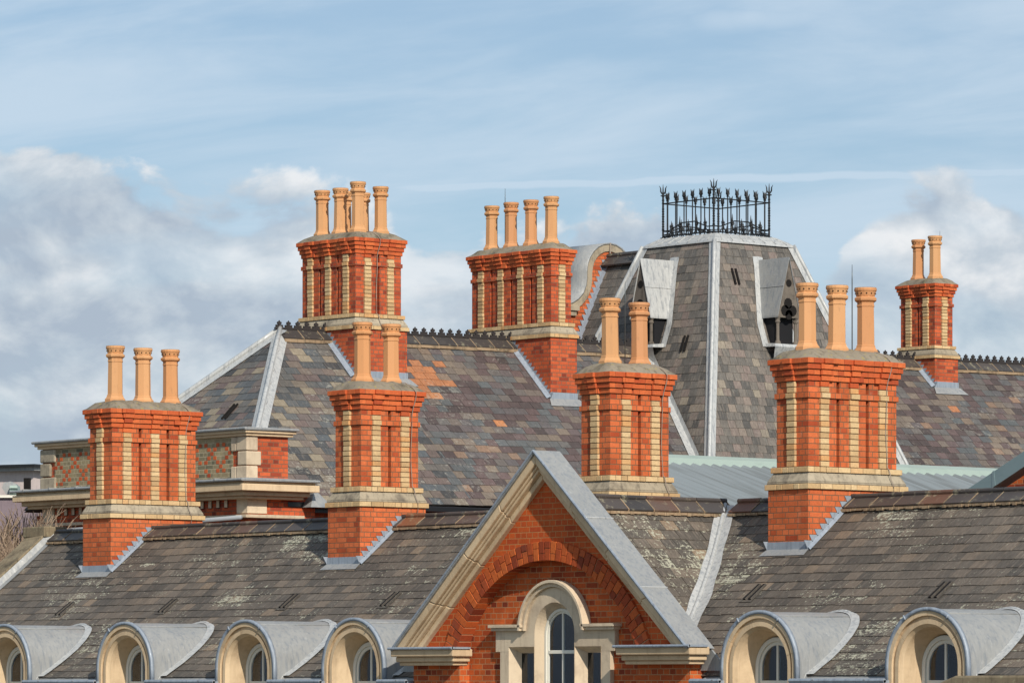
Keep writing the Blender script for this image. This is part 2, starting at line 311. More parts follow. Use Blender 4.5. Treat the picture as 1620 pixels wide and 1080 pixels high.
# ------------------------------------------------------------------ mesh builder
class MB:
    def __init__(s, *mats, recalc=True, smooth=False, voff=0.):
        s.v = []; s.f = []; s.m = []; s.r = []; s.uv = []; s.mats = list(mats); s.recalc = recalc; s.smooth = smooth; s.voff = voff
    def mi(s, m):
        if m not in s.mats: s.mats.append(m)
        return s.mats.index(m)
    def add(s, vs, fs, m=None, r=None, vuv=None):
        b = len(s.v); s.v += [tuple(p) for p in vs]
        k = s.mi(m) if m else 0; r = random.random() if r is None else r
        for f in fs:
            s.f.append(tuple(i+b for i in f)); s.m.append(k); s.r.append(r)
            s.uv.append([vuv[i] for i in f] if vuv else None)
        return s
    def box(s, x0, x1, y0, y1, z0, z1, m=None, r=None):
        x0, x1 = sorted((x0, x1)); y0, y1 = sorted((y0, y1)); z0, z1 = sorted((z0, z1))
        v = [(x, y, z) for z in (z0, z1) for x, y in ((x0, y0), (x1, y0), (x1, y1), (x0, y1))]
        return s.add(v, [(0, 3, 2, 1), (4, 5, 6, 7), (0, 1, 5, 4), (1, 2, 6, 5), (2, 3, 7, 6), (3, 0, 4, 7)], m, r)
    def hexa(s, v, m=None, r=None):
        return s.add(v, [(0, 3, 2, 1), (4, 5, 6, 7), (0, 1, 5, 4), (1, 2, 6, 5), (2, 3, 7, 6), (3, 0, 4, 7)], m, r)
    def prism(s, pts, a, b, axis='z', m=None, r=None, top=None):
        """extrude a 2-D outline; axis z: (x,y), y: (x,z), x: (y,z); top = other outline at b"""
        f = {'z': lambda p, h: (p[0], p[1], h), 'y': lambda p, h: (p[0], h, p[1]), 'x': lambda p, h: (h, p[0], p[1])}[axis]
        n = len(pts); q = top or pts
        v = [f(p, a) for p in pts]+[f(p, b) for p in q]
        return s.add(v, [tuple(range(n))[::-1], tuple(range(n, 2*n))]+[(i, (i+1) % n, n+(i+1) % n, n+i) for i in range(n)], m, r)
    def band(s, A, B, y0, y1, m=None, r=None, axis='y', each=False):
        """solid between two open outlines A (outer) and B (inner) of equal length"""
        f = {'y': lambda p, h: (p[0], h, p[1]), 'x': lambda p, h: (h, p[0], p[1])}[axis]
        n = len(A)
        if each:
            for i in range(n-1):
                s.hexa([f(A[i], y0), f(A[i+1], y0), f(A[i+1], y1), f(A[i], y1), f(B[i], y0), f(B[i+1], y0), f(B[i+1], y1), f(B[i], y1)], m, random.random())
            return s
        v = [f(p, y0) for p in A]+[f(p, y0) for p in B]+[f(p, y1) for p in A]+[f(p, y1) for p in B]
        fs = []
        for i in range(n-1):
            fs += [(i, i+1, n+i+1, n+i), (2*n+i, 3*n+i, 3*n+i+1, 2*n+i+1), (i, 2*n+i, 2*n+i+1, i+1), (n+i, n+i+1, 3*n+i+1, 3*n+i)]
        fs += [(0, n, 3*n, 2*n), (n-1, 3*n-1, 4*n-1, 2*n-1)]
        return s.add(v, fs, m, r)
    def blocks(s, A, B, y0, y1, k, m=None, gap=.0025, axis='y'):
        n = len(A); i = 0
        while i < n-1:
            j = min(i+k, n-1)
            if n-1-j < k/2: j = n-1
            a, b = list(A[i:j+1]), list(B[i:j+1])
            for q in (a, b):
                for e, f in ((0, 1), (-1, -2)):
                    d = Vector((q[f][0]-q[e][0], q[f][1]-q[e][1])); L = d.length or 1; q[e] = (q[e][0]+d[0]/L*gap, q[e][1]+d[1]/L*gap)
            s.band(a, b, y0, y1, m, random.random(), axis); i = j
        return s
    def loft(s, A, B, m=None, r=None):
        n = len(A); return s.add(list(A)+list(B), [(i, i+1, n+i+1, n+i) for i in range(n-1)], m, r)
    def tube(s, path, rad, seg=6, m=None, r=None):
        path = [Vector(p) for p in path]; v = []; n = len(path)
        rads = rad if isinstance(rad, (list, tuple)) else [rad]*n
        for i, p in enumerate(path):
            d = (path[min(i+1, n-1)]-path[max(i-1, 0)]).normalized()
            u = d.cross(Vector((0, 0, 1))); u = u.normalized() if u.length > .01 else Vector((1, 0, 0)); w = d.cross(u)
            v += [tuple(p+rads[i]*(cos(2*pi*k/seg)*u+sin(2*pi*k/seg)*w)) for k in range(seg)]
        fs = [(i*seg+k, i*seg+(k+1) % seg, (i+1)*seg+(k+1) % seg, (i+1)*seg+k) for i in range(n-1) for k in range(seg)]
        fs += [tuple(range(seg))[::-1], tuple(range((n-1)*seg, n*seg))]
        return s.add(v, fs, m, r)
    def lathe(s, c, prof, seg=8, rot=0., m=None, r=None):
        v = [(c[0]+q*cos(rot+2*pi*k/seg), c[1]+q*sin(rot+2*pi*k/seg), c[2]+z) for q, z in prof for k in range(seg)]; n = len(prof)
        return s.add(v, [(i*seg+k, i*seg+(k+1) % seg, (i+1)*seg+(k+1) % seg, (i+1)*seg+k) for i in range(n-1) for k in range(seg)], m, r)
    def build(s, name, parent=None, label=None, bevel=0., kind=None, origin=None):
        me = bpy.data.meshes.new(name)
        if bevel: pass
        me.from_pydata(s.v, [], s.f)
        for m in s.mats: me.materials.append(m)
        me.polygons.foreach_set('material_index', s.m)
        a = me.attributes.new('rnd', 'FLOAT', 'FACE'); a.data.foreach_set('value', s.r)
        if s.recalc:
            bm = bmesh.new(); bm.from_mesh(me); bmesh.ops.recalc_face_normals(bm, faces=bm.faces); bm.to_mesh(me); bm.free()
        if s.smooth: me.polygons.foreach_set('use_smooth', [True]*len(s.f))
        uvl = me.uv_layers.new(name='UVMap').data
        for p, u in zip(me.polygons, s.uv):
            if u and not s.recalc:
                for li, q in zip(p.loop_indices, u): uvl[li].uv = q
            else:
                n = p.normal
                for li in p.loop_indices:
                    c = me.vertices[me.loops[li].vertex_index].co
                    if abs(n.z) > .8: uvl[li].uv = (c.x, c.y)
                    else:
                        h = sqrt(n.x*n.x+n.y*n.y) or 1
                        uvl[li].uv = ((-n.y*c.x+n.x*c.y)/h+200, c.z-s.voff+200*.075)
        o = bpy.data.objects.new(name, me); COL.objects.link(o)
        if parent is not None: o.parent = parent
        if label: o['label'] = label
        if kind: o['kind'] = kind
        if bevel:
            md = o.modifiers.new('bevel', 'BEVEL'); md.width = bevel; md.segments = 2; md.limit_method = 'ANGLE'
        return o
def thing(name, label, cat, loc=(0, 0, 0), group=None):
    o = bpy.data.objects.new(name, None); COL.objects.link(o)   # every mesh is modelled in world coordinates
    o['label'] = label; o['category'] = cat
    if group: o['group'] = group
    o.empty_display_size = .2
    return o
def tag(o, label, cat, group=None):
    o['label'] = label; o['category'] = cat
    if group: o['group'] = group
    return o
def arch(xc, zs, r, zb, n=24):
    return [(xc-r, zb)]+[(xc-r*cos(pi*i/n), zs+r*sin(pi*i/n)) for i in range(n+1)]+[(xc+r, zb)]
def P3(pts, y): return [(p[0], y, p[1]) for p in pts]

def slates(mb, Sf, vlen, g, w, lim, skip=None, lift=.017, seed=1, rf=None, vstart=0., wj=.12):
    R = random.Random(seed); n = int((vlen-vstart)/g+.999)
    for i in range(n):
        v0 = vstart+i*g; v1 = min(v0+g*1.75, vlen)
        if v1-v0 < .02: continue
        ul0, ur0 = lim(v0); ul1, ur1 = lim(v1)
        lo, hi = min(ul0, ul1), max(ur0, ur1)
        u = floor(lo/w)*w - w + (w*.5 if i % 2 else 0)+R.uniform(-.03, .03)
        while u < hi:
            ww = w*(1+R.uniform(-wj, wj)); a, b = u, u+ww-.009; u += ww
            a0, b0, a1, b1 = max(a, ul0), min(b, ur0), max(a, ul1), min(b, ur1)
            if b0-a0 < .01 and b1-a1 < .01: continue
            if b0 < a0: a0 = b0 = (a0+b0)/2
            if b1 < a1: a1 = b1 = (a1+b1)/2
            if skip and skip((a+b)/2, v0+g*.5): continue
            t0 = v0+R.uniform(-.006, .006); h0 = lift+R.uniform(-.003, .003); h1 = .003
            sk = R.uniform(-.003, .003)
            P = [Sf(a0, t0-sk, h0), Sf(b0, t0+sk, h0), Sf(b1, v1, h1), Sf(a1, v1, h1), Sf(a0, t0-sk, h0-.012), Sf(b0, t0+sk, h0-.012)]
            uu = [(a0, t0), (b0, t0), (b1, v1), (a1, v1), (a0, t0), (b0, t0)]
            r = R.random() if rf is None else rf((a+b)/2, v0, R)
            ru = R.random()*50   # shift the grain from slate to slate
            su = R.uniform(-1, 1)*.35; uu = [(x+su, y+ru*.0) for x, y in uu]
            mb.add(P, [(0, 1, 2, 3), (4, 5, 1, 0), (5, 2, 1), (4, 0, 3)], None, r, uu)

# ------------------------------------------------------------------ chimneys
def pot(parent, x, y, z, h=.86, rot=0., label=None, sc=1.0):
    k = h/.86
    p = MB(M['pot'], M['shade_black'])
    r = random.random()
    c = (x, y, z-.04)
    rot += pi/8; lean = (random.uniform(-.008, .008), random.uniform(-.008, .008)); n_v = len(p.v)
    p.lathe(c, [(.02, 0), (.17, 0), (.17, .075*k), (.152, .095*k), (.135, .125*k), (.135, .14*k), (.124, .15*k), (.118, .66*k), (.126, .665*k), (.126, .685*k), (.119, .69*k), (.121, .72*k), (.155, .745*k), (.158, .775*k), (.125, .80*k), (.124, .815*k)], 8, rot, M['pot'], r)
    p.lathe((c[0], c[1], c[2]+.001), [(.147, .906*k), (.1465, .917*k), (.117, .918*k), (.110, .84*k)], 20, rot, M['rim'], r)
    p.lathe(c, [(.118, .795*k), (.128, .81*k), (.142, .865*k), (.151, .875*k), (.153, .90*k), (.146, .915*k), (.118, .915*k), (.112, .87*k), (.105, .5*k)], 20, rot, M['pot'], r)
    p.lathe(c, [(.113, .87*k), (.0, .86*k)], 20, rot, M['shade_black'], r)
    for j in range(12):
        a = rot+2*pi*j/12; q = .1335
        for dz in (0,):
            cc = (c[0]+q*cos(a), c[1]+q*sin(a), c[2]+.838*k)
            p.lathe((cc[0], cc[1], cc[2]-.012), [(0, .002), (.010, .006), (.010, .018), (0, .022)], 6, 0, M['shade_black'])  # black beads imitate the darkness inside the cap holes
    p.v = [(a+lean[0]*(q-c[2]), b+lean[1]*(q-c[2]), q) for a, b, q in p.v]
    return p.build('chimney_pot', parent, label)

def footprint(x0, x1, y0, y1, o, nx, ny, slot=0., sw=.055):
    """rectangle grown by o; faces carry nx-1 / ny-1 vertical slots"""
    X0, X1, Y0, Y1 = x0-o, x1+o, y0-o, y1+o
    pts = []
    def side(ax, ay, bx, by, n, nxn, nyn):
        pts.append((ax, ay))
        if slot and n > 1:
            L = sqrt((bx-ax)**2+(by-ay)**2); dx, dy = (bx-ax)/L, (by-ay)/L
            for i in range(1, n):
                c = L*i/n
                for t, d in ((c-sw/2, 0), (c-sw/2, 1), (c+sw/2, 1), (c+sw/2, 0)):
                    pts.append((ax+dx*t-nxn*slot*d, ay+dy*t-nyn*slot*d))
    side(X0, Y0, X1, Y0, nx, 0, -1); side(X1, Y0, X1, Y1, ny, 1, 0); side(X1, Y1, X0, Y1, nx, 0, 1); side(X0, Y1, X0, Y0, ny, -1, 0)
    return pts

def chimney(parent, name, label, x1, y0, nx, ny, z0, zb, wx=None, wy=None, bm='brick', pots=None, sc=1.0, ph=.86, cable=None, jit=.0, brickbase=True, rods=()):
    """x1,y0 = shaft's near corner (+X,-Y); nx, ny flues along X and Y"""
    uw = lambda n: .61 if n == 1 else .54*n
    wx = wx or uw(nx); wy = wy or uw(ny)
    x0 = x1-wx; y1 = y0+wy
    B = M[bm]; st = MB(B, voff=z0)
    c = .075*sc
    base = [(x0-.08, y0-.08), (x1+.08, y0-.08), (x1+.08, y1+.08), (x0-.08, y1+.08)]
    st.prism(base, zb, z0, 'z', B)
    # shaft with slots, band, shaft
    zs = z0+4*c; zt = z0+19*c; zband = z0+16*c
    st.prism(footprint(x0, x1, y0, y1, 0, nx, ny, .085), zs-.02, zband, 'z', B)
    st.prism(footprint(x0, x1, y0, y1, .022, nx, ny), zband, zband+c, 'z', B)
    st.prism(footprint(x0, x1, y0, y1, 0, nx, ny, .085), zband+c, zt, 'z', B)
    stack = st.build(name, parent, label, bevel=.004)
    # strips of buff brick, slightly proud, one mesh each
    R = random.Random(int(abs(x1*100)))
    faces = [('x', nx, y0, -1, x0, wx), ('y', ny, x1, 1, y0, wy), ('x', nx, y1, 1, x0, wx), ('y', ny, x0, -1, y0, wy)]
    caps = MB(M['red_unit'])
    for k in range(4):                       # oversailing courses, broken forward over each strip
        o = .022*(k+1); za = zt+k*c+.004; zc = zt+(k+1)*c-.003
        caps.prism([(x0-o+.006, y0-o+.006), (x1+o-.006, y0-o+.006), (x1+o-.006, y1+o-.006), (x0-o+.006, y1+o-.006)], za-.004, zc+.003, 'z', M['buff_mortar'], .2)
        for ax, n, pl, sg, s0, L in faces:
            a = s0-o; e = s0+L+o; u = a
            first = True
            while u < e-.02:
                w = R.choice((.107, .222, .222)) if not first else (.107 if k % 2 else .222)
                first = False
                if e-(u+w) < .09: w = e-u
                ct = u+w/2
                proud = any(abs(ct-(s0+L*(i+.5)/n)) < .085 for i in range(n))
                d = o+(.026 if proud else 0)+R.uniform(-.002, .002)
                lo, hi = u+.002, min(u+w, e)-.003
                p0, p1 = pl+sg*(o-.09), pl+sg*d
                if ax == 'x': caps.box(lo, hi, p0, p1, za, zc, M['red_unit'], R.random()**.7)
                else:
                    if abs(u-a) < .001: lo += .0015
                    caps.box(p0, p1, lo, hi, za, zc, M['red_unit'], R.random()**.7)
                u += w
        for ax, n, pl, sg, s0, L in faces:    # exact break-forward blocks
            for i in range(n):
                cc = s0+L*(i+.5)/n; p0, p1 = pl+sg*(o-.02), pl+sg*(o+.034)
                if ax == 'x': caps.box(cc-.078, cc+.078, p0, p1, za+.001, zc-.001, M['red_unit'], R.random()**.7)
                else: caps.box(p0, p1, cc-.078, cc+.078, za+.001, zc-.001, M['red_unit'], R.random()**.7)
    caps.build('corbelled_cap', stack, bevel=.004)
    for ax, n, pl, sg, s0, L in faces:
        for i in range(n):
            cc = s0+L*(i+.5)/n; s = MB(M['buff_unit'], M['buff_mortar'])
            hw = .077
            def bx(h, p0, p1, za, zb_, m, r=None):
                if ax == 'x': s.box(cc-h, cc+h, p0, p1, za, zb_, m, r)
                else: s.box(p0, p1, cc-h, cc+h, za, zb_, m, r)
            bx(hw-.006, pl-sg*.02, pl+sg*.026, zs, zt, M['buff_mortar'])
            for k in range(15):
                za = zs+k*c; e = .036
                if abs(za-zband) < .01: e = .058
                if k == 14 and ax == 'y' and n > 1: 
                    bx(hw, pl-sg*.02, pl+sg*(e+.0), za+.004, za+c-.005, M['red_unit']); continue
                h = hw+R.uniform(-.004, .003)
                bx(h, pl-sg*.02, pl+sg*(e+R.uniform(-.004, .006)), za+.004, za+c-.006, M['buff_unit'], R.random())
            s.build('buff_brick_strip', stack, bevel=.005)
    # two buff string courses and the sloped stone between them
    for (o, za) in ((.115, z0), (.058, z0+3*c)):
        s = MB(M['buff_unit'], M['buff_mortar'])
        s.prism([(x0-o+.008, y0-o+.008), (x1+o-.008, y0-o+.008), (x1+o-.008, y1+o-.008), (x0-o+.008, y1+o-.008)], za-.002, za+c-.003, 'z', M['buff_mortar'])
        for ax, n, pl, sg, s0, L in faces:
            a = s0-o; e = s0+L+o; u = a
            while u < e-.02:
                w = R.choice((.11, .11, .225)) if o < .1 else R.choice((.225, .225, .11))
                if e-(u+w) < .09: w = e-u
                d = o+R.uniform(-.003, .003); p0, p1 = pl+sg*(o-.1), pl+sg*d
                if ax == 'x': s.box(u+.002, u+w-.004, p0, p1, za, za+c-.005, M['buff_unit'], R.random())
                else: s.box(p0, p1, u+.004, u+w-.006, za+.001, za+c-.006, M['buff_unit'], R.random())
                u += w
        s.build('string_course', stack, bevel=.005)
    s = MB(M['stone_grey'])
    q0, q1 = .095, .03
    rc = lambda o, j=0: [(x0-o, y0-o), (x1+o, y0-o), (x1+o, y1+o), (x0-o, y1+o)]
    s.prism(rc(q0), z0+c-.004, z0+1.35*c, 'z', M['stone_grey'])
    s.prism(rc(q0), z0+1.35*c, z0+3*c, 'z', M['stone_grey'], top=rc(q1))
    s.build('sloping_stone_course', stack, bevel=.01)
    # flaunching
    ztop = z0+23*c; f = MB(M['cement'], smooth=True)
    nu, nv = 14, 14; v = []; fs = []
    ox = .085
    for j in range(nv+1):
        for i in range(nu+1):
            a, b = i/nu*2-1, j/nv*2-1
            x = (x0+x1)/2+a*(wx/2+ox); y = (y0+y1)/2+b*(wy/2+ox)
            ex = min(1, (1-abs(a))*(wx/2+ox)/.27); ey = min(1, (1-abs(b))*(wy/2+ox)/.27)
            e = min(ex, ey); h = .145*(1-(1-e)**2)+.022*noise.noise(Vector((x*6, y*6, 3)))*e*2
            v.append((x, y, ztop-.004+h))
    for j in range(nv):
        for i in range(nu):
            k = j*(nu+1)+i; fs.append((k, k+1, k+nu+2, k+nu+1))
    f.add(v, fs); f.build('mortar_flaunching', stack)
    i = 0
    for a in range(nx):
        for b in range(ny):
            dh = 0 if pots is None else pots[i % len(pots)]
            pot(stack, x0+wx*(a+.5)/nx, y0+wy*(b+.5)/ny, ztop+.13, ph+dh, random.uniform(-.15, .15)); i += 1
    if cable:
        yc = y0+wy*cable; p = [(x1-.25, yc-.12, ztop+.15), (x1-.1, yc-.03, ztop+.135), (x1+.06, yc, ztop+.05), (x1+.115, yc+.01, ztop-.02)]
        for k in range(3): p.append((x1+.112-.022*k, yc+.01-.01*k, ztop-.1-.075*k))
        zz = zt-.05
        while zz > zs: p.append((x1+.045+.004*sin(zz*9), yc-.02+.012*sin(zz*5), zz)); zz -= .15
        p += [(x1+.08, yc, zs-.02), (x1+.10, yc+.015, z0+2*c), (x1+.135, yc+.03, z0+c), (x1+.135, yc+.03, z0-.02), (x1+.10, yc+.03, z0-.15)]
        MB(M['cable'], smooth=True).tube(p, .0065, 6).build('lightning_conductor', stack)
    for (dx, dy, top) in rods:
        MB(M['rod'], smooth=True).tube([(x0+dx, y0+dy, ztop-.3), (x0+dx, y0+dy, ztop+top-.2), (x0+dx, y0+dy, ztop+top)], [.008, .007, .003], 6).build('lightning_rod', stack)
    return stack, (x0, x1, y0, y1)

# ------------------------------------------------------------------ NEAR RANGE: profile of its slate roof
YR, ZR, ZE, YE = 3.35, 2.425, .12, .12
XJ, TW = .50, .98            # ridge of the cross wing behind the gable, and its pitch
def make_prof():
    n = 60; L = 1.0; pts = [(0., 0., 0.)]
    for i in range(n):
        a = radians(31+10*((i+.5)/n)); y, z, l = pts[-1]; pts.append((y+cos(a)/n, z+sin(a)/n, l+1/n))
    ky = (YR-YE)/pts[-1][0]; kz = (ZR-ZE)/pts[-1][1]
    out = [(YE, ZE, 0.)]
    for i in range(1, n+1):
        y, z = YE+pts[i][0]*ky, ZE+pts[i][1]*kz; q = out[-1]
        out.append((y, z, q[2]+sqrt((y-q[0])**2+(z-q[1])**2)))
    return out
PR = make_prof(); VL = PR[-1][2]
def prof(v):
    v = max(-.2, min(VL+.2, v)); t = v/VL*60; i = max(0, min(59, int(t))); f = (v-PR[i][2])/(PR[i+1][2]-PR[i][2])
    a, b = PR[i], PR[i+1]; return a[0]+(b[0]-a[0])*f, a[1]+(b[1]-a[1])*f, atan2(b[1]-a[1], b[0]-a[0])
def SA_(u, v, h=0.):
    y, z, a = prof(v); return (u, y-h*sin(a), z+h*cos(a)) if True else None
def v_of_z(z):
    lo, hi = 0, VL
    for _ in range(40):
        m = (lo+hi)/2
        if prof(m)[1] < z: lo = m
        else: hi = m
    return lo
def v_of_y(y):
    lo, hi = 0, VL
    for _ in range(40):
        m = (lo+hi)/2
        if prof(m)[0] < y: lo = m
        else: hi = m
    return lo
def on_roof(px, py):
    lo, hi = YE, YR
    for _ in range(40):
        m = (lo+hi)/2; q = onY(px, py, m)
        if q.z > prof(v_of_y(m))[1]: lo = m
        else: hi = m
    return onY(px, py, lo)
XL = -15.55; XRR = 9.5
DORM = [onY(a, 980, -.05).x for a in (8, 198.5, 389.5, 560.5, 1202.5, 1468.3)]
ZS, RD = .25, .68

near = thing('slate_roofed_building', 'long near building with weathered brown slate roof, round lead dormers and a stone-coped brick gable', 'building')
def front_roof():
    cut = lambda v: max(0., (ZR+.02-prof(v)[1])/TW)
    def skip(u, v):
        z = prof(v+.05)[1]
        for xd in DORM:
            dx = abs(u-xd)
            if dx < .60 and z < ZS+sqrt(max(0, RD**2-dx*dx))-.06: return True
        return False
    def rf(u, v, R):
        r = R.random()
        return r*.97
    mb = MB(M['slateA'], recalc=False)
    g = .186
    slates(mb, SA_, VL-.12, g, .235, lambda v: (XL, XJ-cut(v)), skip, seed=3, rf=rf, lift=.021)
    slates(mb, SA_, VL-.12, g, .235, lambda v: (XJ+cut(v), XRR), skip, seed=4, rf=rf, lift=.021)
    # cross wing behind the gable: slope faces +X (and its mirror)
    tw = math.atan(TW); wl_ = (ZR+.02)/sin(tw)
    def wing(sg):
        def f(u, v, h=0.):
            z = v*sin(tw); x = XJ+sg*((ZR+.02-z)/TW+h*sin(tw)); return (x, u if sg > 0 else 2.0-u, z+h*cos(tw))
        def lim(v):
            z = max(ZE, min(ZR, v*sin(tw))); y = prof(v_of_z(z))[0]
            return (.28, max(.28, y)) if sg > 0 else (2.0-max(.28, y), 1.72)
        return f, lim
    for sg in (1, -1):
        f, lim = wing(sg); slates(mb, f, wl_-.1, g, .25, lim, None, seed=6+sg)
    roof = mb.build('slate_roof', near)
    u = MB(M['felt'])
    for a, b in ((XL, None), (None, XRR)):
        for i in range(30):
            v0, v1 = VL*i/30, VL*(i+1)/30; c0, c1 = cut(v0), cut(v1)
            A = [a, a] if a is not None else [XJ+c0, XJ+c1]; Bq = [b, b] if b is not None else [XJ-c0, XJ-c1]
            skipx = sorted(DORM)
            xs = [A[0]]; segs = []
            x0_, x1_ = A[0], Bq[0]; cur = x0_
            for xd in skipx:
                if x0_ < xd < x1_ and prof(v1)[1] < ZS+RD-.05:
                    hw = .5 if prof(v1)[1] < ZS+.2 else .35
                    segs.append((cur, xd-hw)); cur = xd+hw
            segs.append((cur, x1_))
            for k, (p, q) in enumerate(segs):
                p1 = A[1] if k == 0 else p; q1 = Bq[1] if k == len(segs)-1 else q
                u.add([SA_(p, v0, -.012), SA_(q, v0, -.012), SA_(q1, v1, -.012), SA_(p1, v1, -.012)], [(0, 1, 2, 3)])
    for sg in (1, -1):
        u.add([(XJ, .28, ZR), (XJ, YR, ZR), (XJ+sg*(ZR-.25)/TW, .28, .25)], [(0, 1, 2)])
    # rear slope down to the back wall
    u.add([(XL, YR, ZR), (XRR, YR, ZR), (XRR, 5.6, .4), (XL, 5.6, .4)], [(0, 1, 2, 3)], M['slateA'])
    u.build('roof_boarding', roof)
    # ridge: two boards of clay tile and a roll, tile by tile
    def ridge(p, q, axis, seed):
        R = random.Random(seed); t = MB(M['ridge'], M['fillet']); a = p
        while a < q-.05:
            b = min(a+.455, q); r = R.random(); dz = R.uniform(-.004, .004)
            for sg in (-1, 1):
                if axis == 'x':
                    t.hexa([(a, YR, ZR+.055+dz), (b-.012, YR, ZR+.055+dz), (b-.012, YR+sg*.19, ZR-.085+dz), (a, YR+sg*.19, ZR-.085+dz),
                            (a, YR, ZR+.075+dz), (b-.012, YR, ZR+.075+dz), (b-.012, YR+sg*.20, ZR-.065+dz), (a, YR+sg*.20, ZR-.065+dz)], M['ridge'], r)
                else:
                    t.hexa([(XJ, a, ZR+.075+dz), (XJ, b-.012, ZR+.075+dz), (XJ+sg*.18, b-.012, ZR-.085+dz), (XJ+sg*.18, a, ZR-.085+dz),
                            (XJ, a, ZR+.095+dz), (XJ, b-.012, ZR+.095+dz), (XJ+sg*.19, b-.012, ZR-.065+dz), (XJ+sg*.19, a, ZR-.065+dz)], M['ridge'], r)
            if axis == 'x': t.tube([(a, YR, ZR+.085+dz), (b-.012, YR, ZR+.085+dz)], .034, 10, M['ridge'], r)
            else: t.tube([(XJ, a, ZR+.105+dz), (XJ, b-.012, ZR+.105+dz)], .032, 10, M['ridge'], r)
            if axis == 'x':
                t.hexa([(b-.012, YR-.19, ZR-.09+dz), (b+.002, YR-.19, ZR-.09+dz), (b+.002, YR, ZR+.05+dz), (b-.012, YR, ZR+.05+dz),
                        (b-.012, YR-.2, ZR-.06+dz), (b+.002, YR-.2, ZR-.06+dz), (b+.002, YR, ZR+.08+dz), (b-.012, YR, ZR+.08+dz)], M['fillet'], .5)
            else:
                t.hexa([(XJ, b-.016, ZR+.07), (XJ, b+.002, ZR+.07), (XJ+.185, b+.002, ZR-.09), (XJ+.185, b-.016, ZR-.09),
                        (XJ, b-.016, ZR+.1), (XJ, b+.002, ZR+.1), (XJ+.195, b+.002, ZR-.06), (XJ+.195, b-.016, ZR-.06)], M['fillet'], .5)
            a = b
        o = t.build('ridge_tiles', roof)
        f = MB(M['fillet'])
        x = p; pr = None; R2 = random.Random(seed+9)
        n = int((q-p)/.06); 
        for i in range(n):
            x0_, x1_ = p+(q-p)*i/n, p+(q-p)*(i+1)/n; d = R2.uniform(-.006, .01)
            if axis == 'x': f.box(x0_, x1_, YR-.213-d, YR-.185, ZR-.118-d, ZR-.088)
            else: f.box(XJ+.17, XJ+.20+d, x0_, x1_, ZR-.125-d, ZR-.090)
        f.build('mortar_bedding', roof)
    ridge(XL+.05, XJ, 'x', 1); ridge(XJ+.3, XRR, 'x', 2); ridge(.1, YR+.05, 'y', 5)
    # lead valley between wing and main slope
    for sg in (1, -1):
        L = MB(M['lead_white']); ctr = []; lft = []; rgt = []; rim0 = []; rim1 = []
        for i in range(25):
            z = ZE+(ZR-ZE)*i/24; y = prof(v_of_z(z))[0]; x = XJ+sg*((ZR+.02-z)/TW)
            j = .03*noise.noise(Vector((z*3, sg, 1)))
            ctr.append((x, y-.0, z+.045))
            zz = z+.17*sin(tw)*1.0; lft.append((XJ+sg*((ZR+.02-z)/TW), y-.15-j*1.5, z+.034))          # on the wing slope (same height, towards the gable)
            rgt.append((x+sg*(.19+j*2), y, z+.036))
        L.loft(ctr, lft, M['lead_white']); L.loft(ctr, rgt, M['lead_white'])
        L.build('lead_valley', roof)
        MB(M['lead_white'], smooth=True).tube([(p[0], p[1], p[2]+.012) for p in ctr], .03, 8).build('valley_roll', roof)
    return roof
ROOF = front_roof()

def verge():
    s = MB(M['stone_moss'])
    n = 14; top = []; 
    for i in range(n):
        v0, v1 = VL*1.02*i/n-.1, VL*1.02*(i+1)/n-.1-.0
        gp = .0015
        y0, z0, a = prof(v0); y1, z1, b = prof(v1)
        if i == n-1: y1, z1 = YR-.02, ZR+.02
        s.hexa([(XL-.62, y0, z0-.1), (XL-.06, y0, z0-.1), (XL-.06, y1, z1-.1), (XL-.62, y1, z1-.1),
                (XL-.62, y0, z0+.14), (XL-.06, y0, z0+.19), (XL-.06, y1, z1+.19), (XL-.62, y1, z1+.14)])
    s.box(XL-.64, XL-.02, YR-.2, YR+.25, ZR+.0, ZR+.17)
    s.hexa([(XL-.62, YR+.2, ZR-.1), (XL-.06, YR+.2, ZR-.1), (XL-.06, 5.6, .3), (XL-.62, 5.6, .3), (XL-.62, YR+.2, ZR+.12), (XL-.06, YR+.2, ZR+.12), (XL-.06, 5.6, .5), (XL-.62, 5.6, .5)])
    o = s.build('verge_coping', near, 'mossy stone coping sloping down at the left end of the near roof', bevel=.015)
    l = MB(M['lead'])
    A = []; B = []; C_ = []
    for i in range(25):
        v = VL*i/24-.02; y, z, a = prof(v)
        A.append((XL-.057, y, z+.15)); B.append((XL-.01, y, z+.045)); C_.append((XL+.09, y, z+.032))
    l.loft(A, B); l.loft(B, C_); l.build('lead_soaker', o)
verge()

